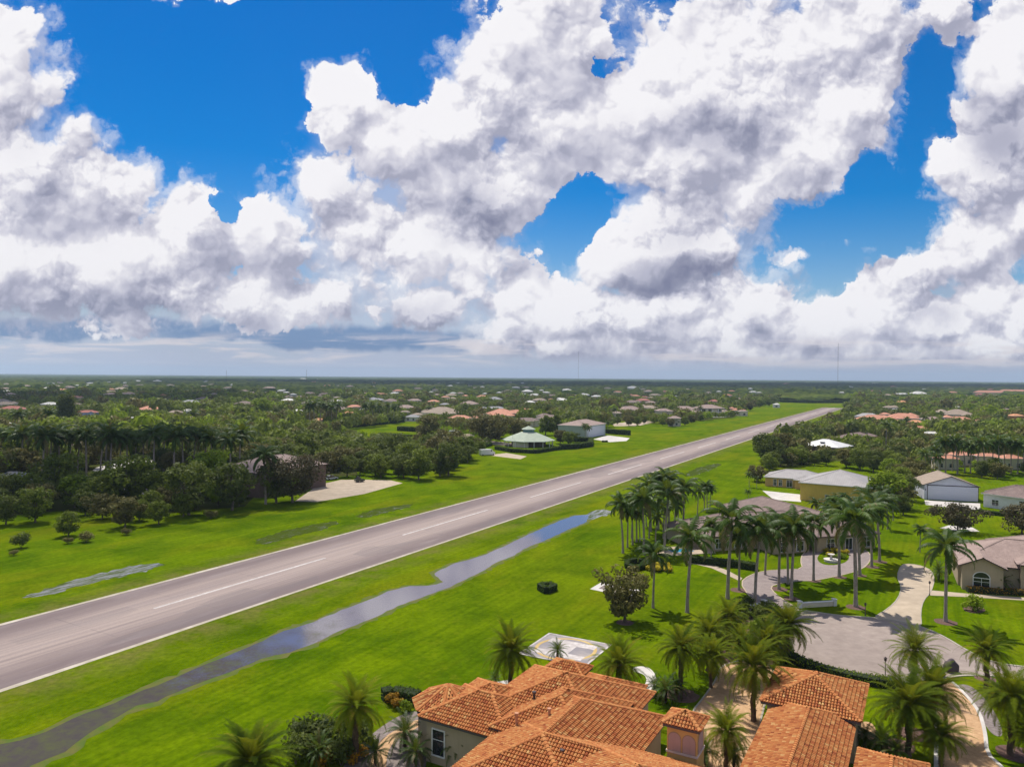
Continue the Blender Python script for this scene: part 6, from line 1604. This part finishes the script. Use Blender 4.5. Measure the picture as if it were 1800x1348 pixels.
# ---------------------------------------------------------------- a cloud outside the picture shades the left woods
def shade_cloud(x, y, alt, rx, ry, n, thin, seed):
    """a lumpy cloud high above and beyond the top of the picture, casting its shadow round pixel x, y"""
    c0 = at(x, y) + sd * (alt / sd.z); bm = bmesh.new(); r = random.Random(seed); k = rx / 80
    for _ in range(n):
        a = r.uniform(0, 6.28); q = r.random() ** .5
        M_ = Matrix.Translation(c0 + Vector((math.cos(a) * q * rx, math.sin(a) * q * ry, r.uniform(-8, 22) * k))) @ Matrix.Diagonal((r.uniform(26, 44) * k, r.uniform(20, 34) * k * ry / rx * 1.4, r.uniform(8, 14) * k, 1))
        bmesh.ops.create_icosphere(bm, subdivisions=3, radius=1, matrix=M_)
    for v in bm.verts:
        w = v.co / k; v.co += Vector((math.sin(w.y * .21) + math.sin(w.z * .33), math.sin(w.x * .19), math.cos(w.x * .17 + w.y * .23))) * 2.2 * k
    me = bpy.data.meshes.new('cloud'); bm.to_mesh(me); bm.free()
    def fn(N, b):
        b.inputs['Base Color'].default_value = (.9, .9, .92, 1); b.inputs['Roughness'].default_value = 1
        t = N.new('ShaderNodeBsdfTransparent'); mx = N.new('ShaderNodeMixShader'); mx.inputs[0].default_value = thin
        N.l.new(t.outputs[0], mx.inputs[1]); N.l.new(b.outputs[0], mx.inputs[2]); o = [n for n in N.n if n.type == 'OUTPUT_MATERIAL'][0]; N.l.new(mx.outputs[0], o.inputs[0])
    me.materials.append(material('thin cloud %.2f' % thin, fn)); tag(link('cloud', me), kind='structure')
shade_cloud(30, 882, 760, 78, 60, 16, .06, 8)
shade_cloud(170, 703, 2600, 420, 260, 20, .14, 9)
shade_cloud(1000, 676, 7000, 2300, 1500, 22, .16, 10)
shade_cloud(1500, 678, 6200, 1900, 1200, 22, .16, 11)

# ---------------------------------------------------------------- the air
def m_haze(N, b):
    o = [n for n in N.n if n.type == 'OUTPUT_MATERIAL'][0]; N.n.remove(b)
    v = N.new('ShaderNodeVolumePrincipled'); v.inputs['Color'].default_value = (.62, .80, 1.0, 1); v.inputs['Density'].default_value = HAZE
    v.inputs['Anisotropy'].default_value = 0.2
    N.l.new(v.outputs[0], o.inputs['Volume'])
HAZE = 7.5e-5
m = MB(); m.box(-18500, 18500, -18500, 18500, -1.2, 195)
tag(m.build('haze', material('pale blue air', m_haze)), kind='stuff')

# ---------------------------------------------------------------- labels that single things out
LAND = [('the helicopter pad', (1008,1140)), ('the mansion', (1330,960)), ('the yellow hangar', (1468,865)), ('the white gabled hangar', (1675,870)), ('the paved court', (1500,1130)), ('the octagonal pavilion', (929,783)), ('the white hangar', (1020,765)),
        ('the brown hangar', (500,860)), ('the blue walled house', (152,738)), ('the stucco house', (1740,1030)), ('the salmon row of roofs at right', (1560,742)), ('the white metal pavilion', (1438,795)), ('the left wood road', (230,855)),
        ('the boxy tree', (752,769)), ('the white van', (798,764)), ('the two storey house', (1254,733)), ('the far runway end', (1455,718)), ('the concrete apron', (620,860)), ('the conifers', (116,748)), ('the left lawn edge', (60,930)), ('the tall far hedge', (650,750)),
        ('the pink right edge houses', (1740,815)), ('the small white villas', (500,690)), ('the cream far roofs', (940,690)), ('the salmon house', (860,740)), ('the grey hipped house', (768,735)), ('the drive island', (1465,980)), ('the round drive', (1400,1010)), ('the bright tree', (458,735)), ('the orange roof at left', (255,728)), ('the white house at right', (1770,890)), ('the red roofs at far left', (40,700)), ('the tall horizon mast', (1473,690)), ('the thin horizon mast', (1017,690)), ('the left pole', (398,680)), ('the left mast', (539,680)), ('the far right corner', (1780,690)), ('the tile roofs at far right', (1640,690)), ('the far left corner', (15,680)), ('the reedy puddle', (520,930))]
ORD = ['first', 'second', 'third', 'fourth', 'fifth', 'sixth', 'seventh', 'eighth', 'ninth', 'tenth', 'eleventh', 'twelfth', 'thirteenth', 'fourteenth', 'fifteenth', 'sixteenth', 'seventeenth', 'eighteenth', 'nineteenth', 'twentieth']
LW = [(nm, at(x, max(y, 676))) for nm, (x, y) in LAND]
from collections import defaultdict
bins = defaultdict(list)
def near_land(p):
    # compare along the view, so that a landmark is one seen next to the thing
    q = px((p.x, p.y, 2)); best = None
    for nm, l in LW:
        lq = px((l.x, l.y, 2)); d = math.hypot((q[0] - lq[0]) * .6, (q[1] - lq[1]) * 2.2)
        if best is None or d < best[0]: best = (d, nm, lq)
    rel = 'behind' if q[1] < best[2][1] - 6 else 'before' if q[1] > best[2][1] + 6 else ('left of' if q[0] < best[2][0] else 'right of')
    return rel + ' ' + best[1], q
for (c, ph, cat, x, y, grp) in PLANTS:
    where, q = near_land(Vector((x, y, 0))); where = '' if 'planted bed' in ph else where
    bins[(ph, where, cat)].append((q[0], c, grp))
for (b, word, x, y, dist) in SETTLE:
    where, q = near_land(b.location); bins[(('small ' if dist > 900 else '') + word + ' roofed house', where, 'house')].append((q[0], b, 'houses of the settlement'))
for (ph, where, cat), L in bins.items():
    L.sort(key=lambda t: t[0]); n = len(L)
    for i, (_, c, grp) in enumerate(L):
        if n == 1: lab = f'{ph} {where}'
        elif i == 0: lab = f'{ph} {where}, leftmost there'
        elif i == n - 1: lab = f'{ph} {where}, rightmost there'
        else: lab = f'{ph} {where}, {ORD[i] if i < 20 else "number " + str(i + 1)} from left'
        lab = ' '.join(lab.replace(' ,', ',').split())
        if len(lab.split()) > 16: print('LONG LABEL', lab)
        tag(c, lab, cat, grp)
def drop(o):
    for ch in list(o.children): drop(ch)
    bpy.data.objects.remove(o)
for o in PROTO: drop(o)
bpy.context.view_layer.update()
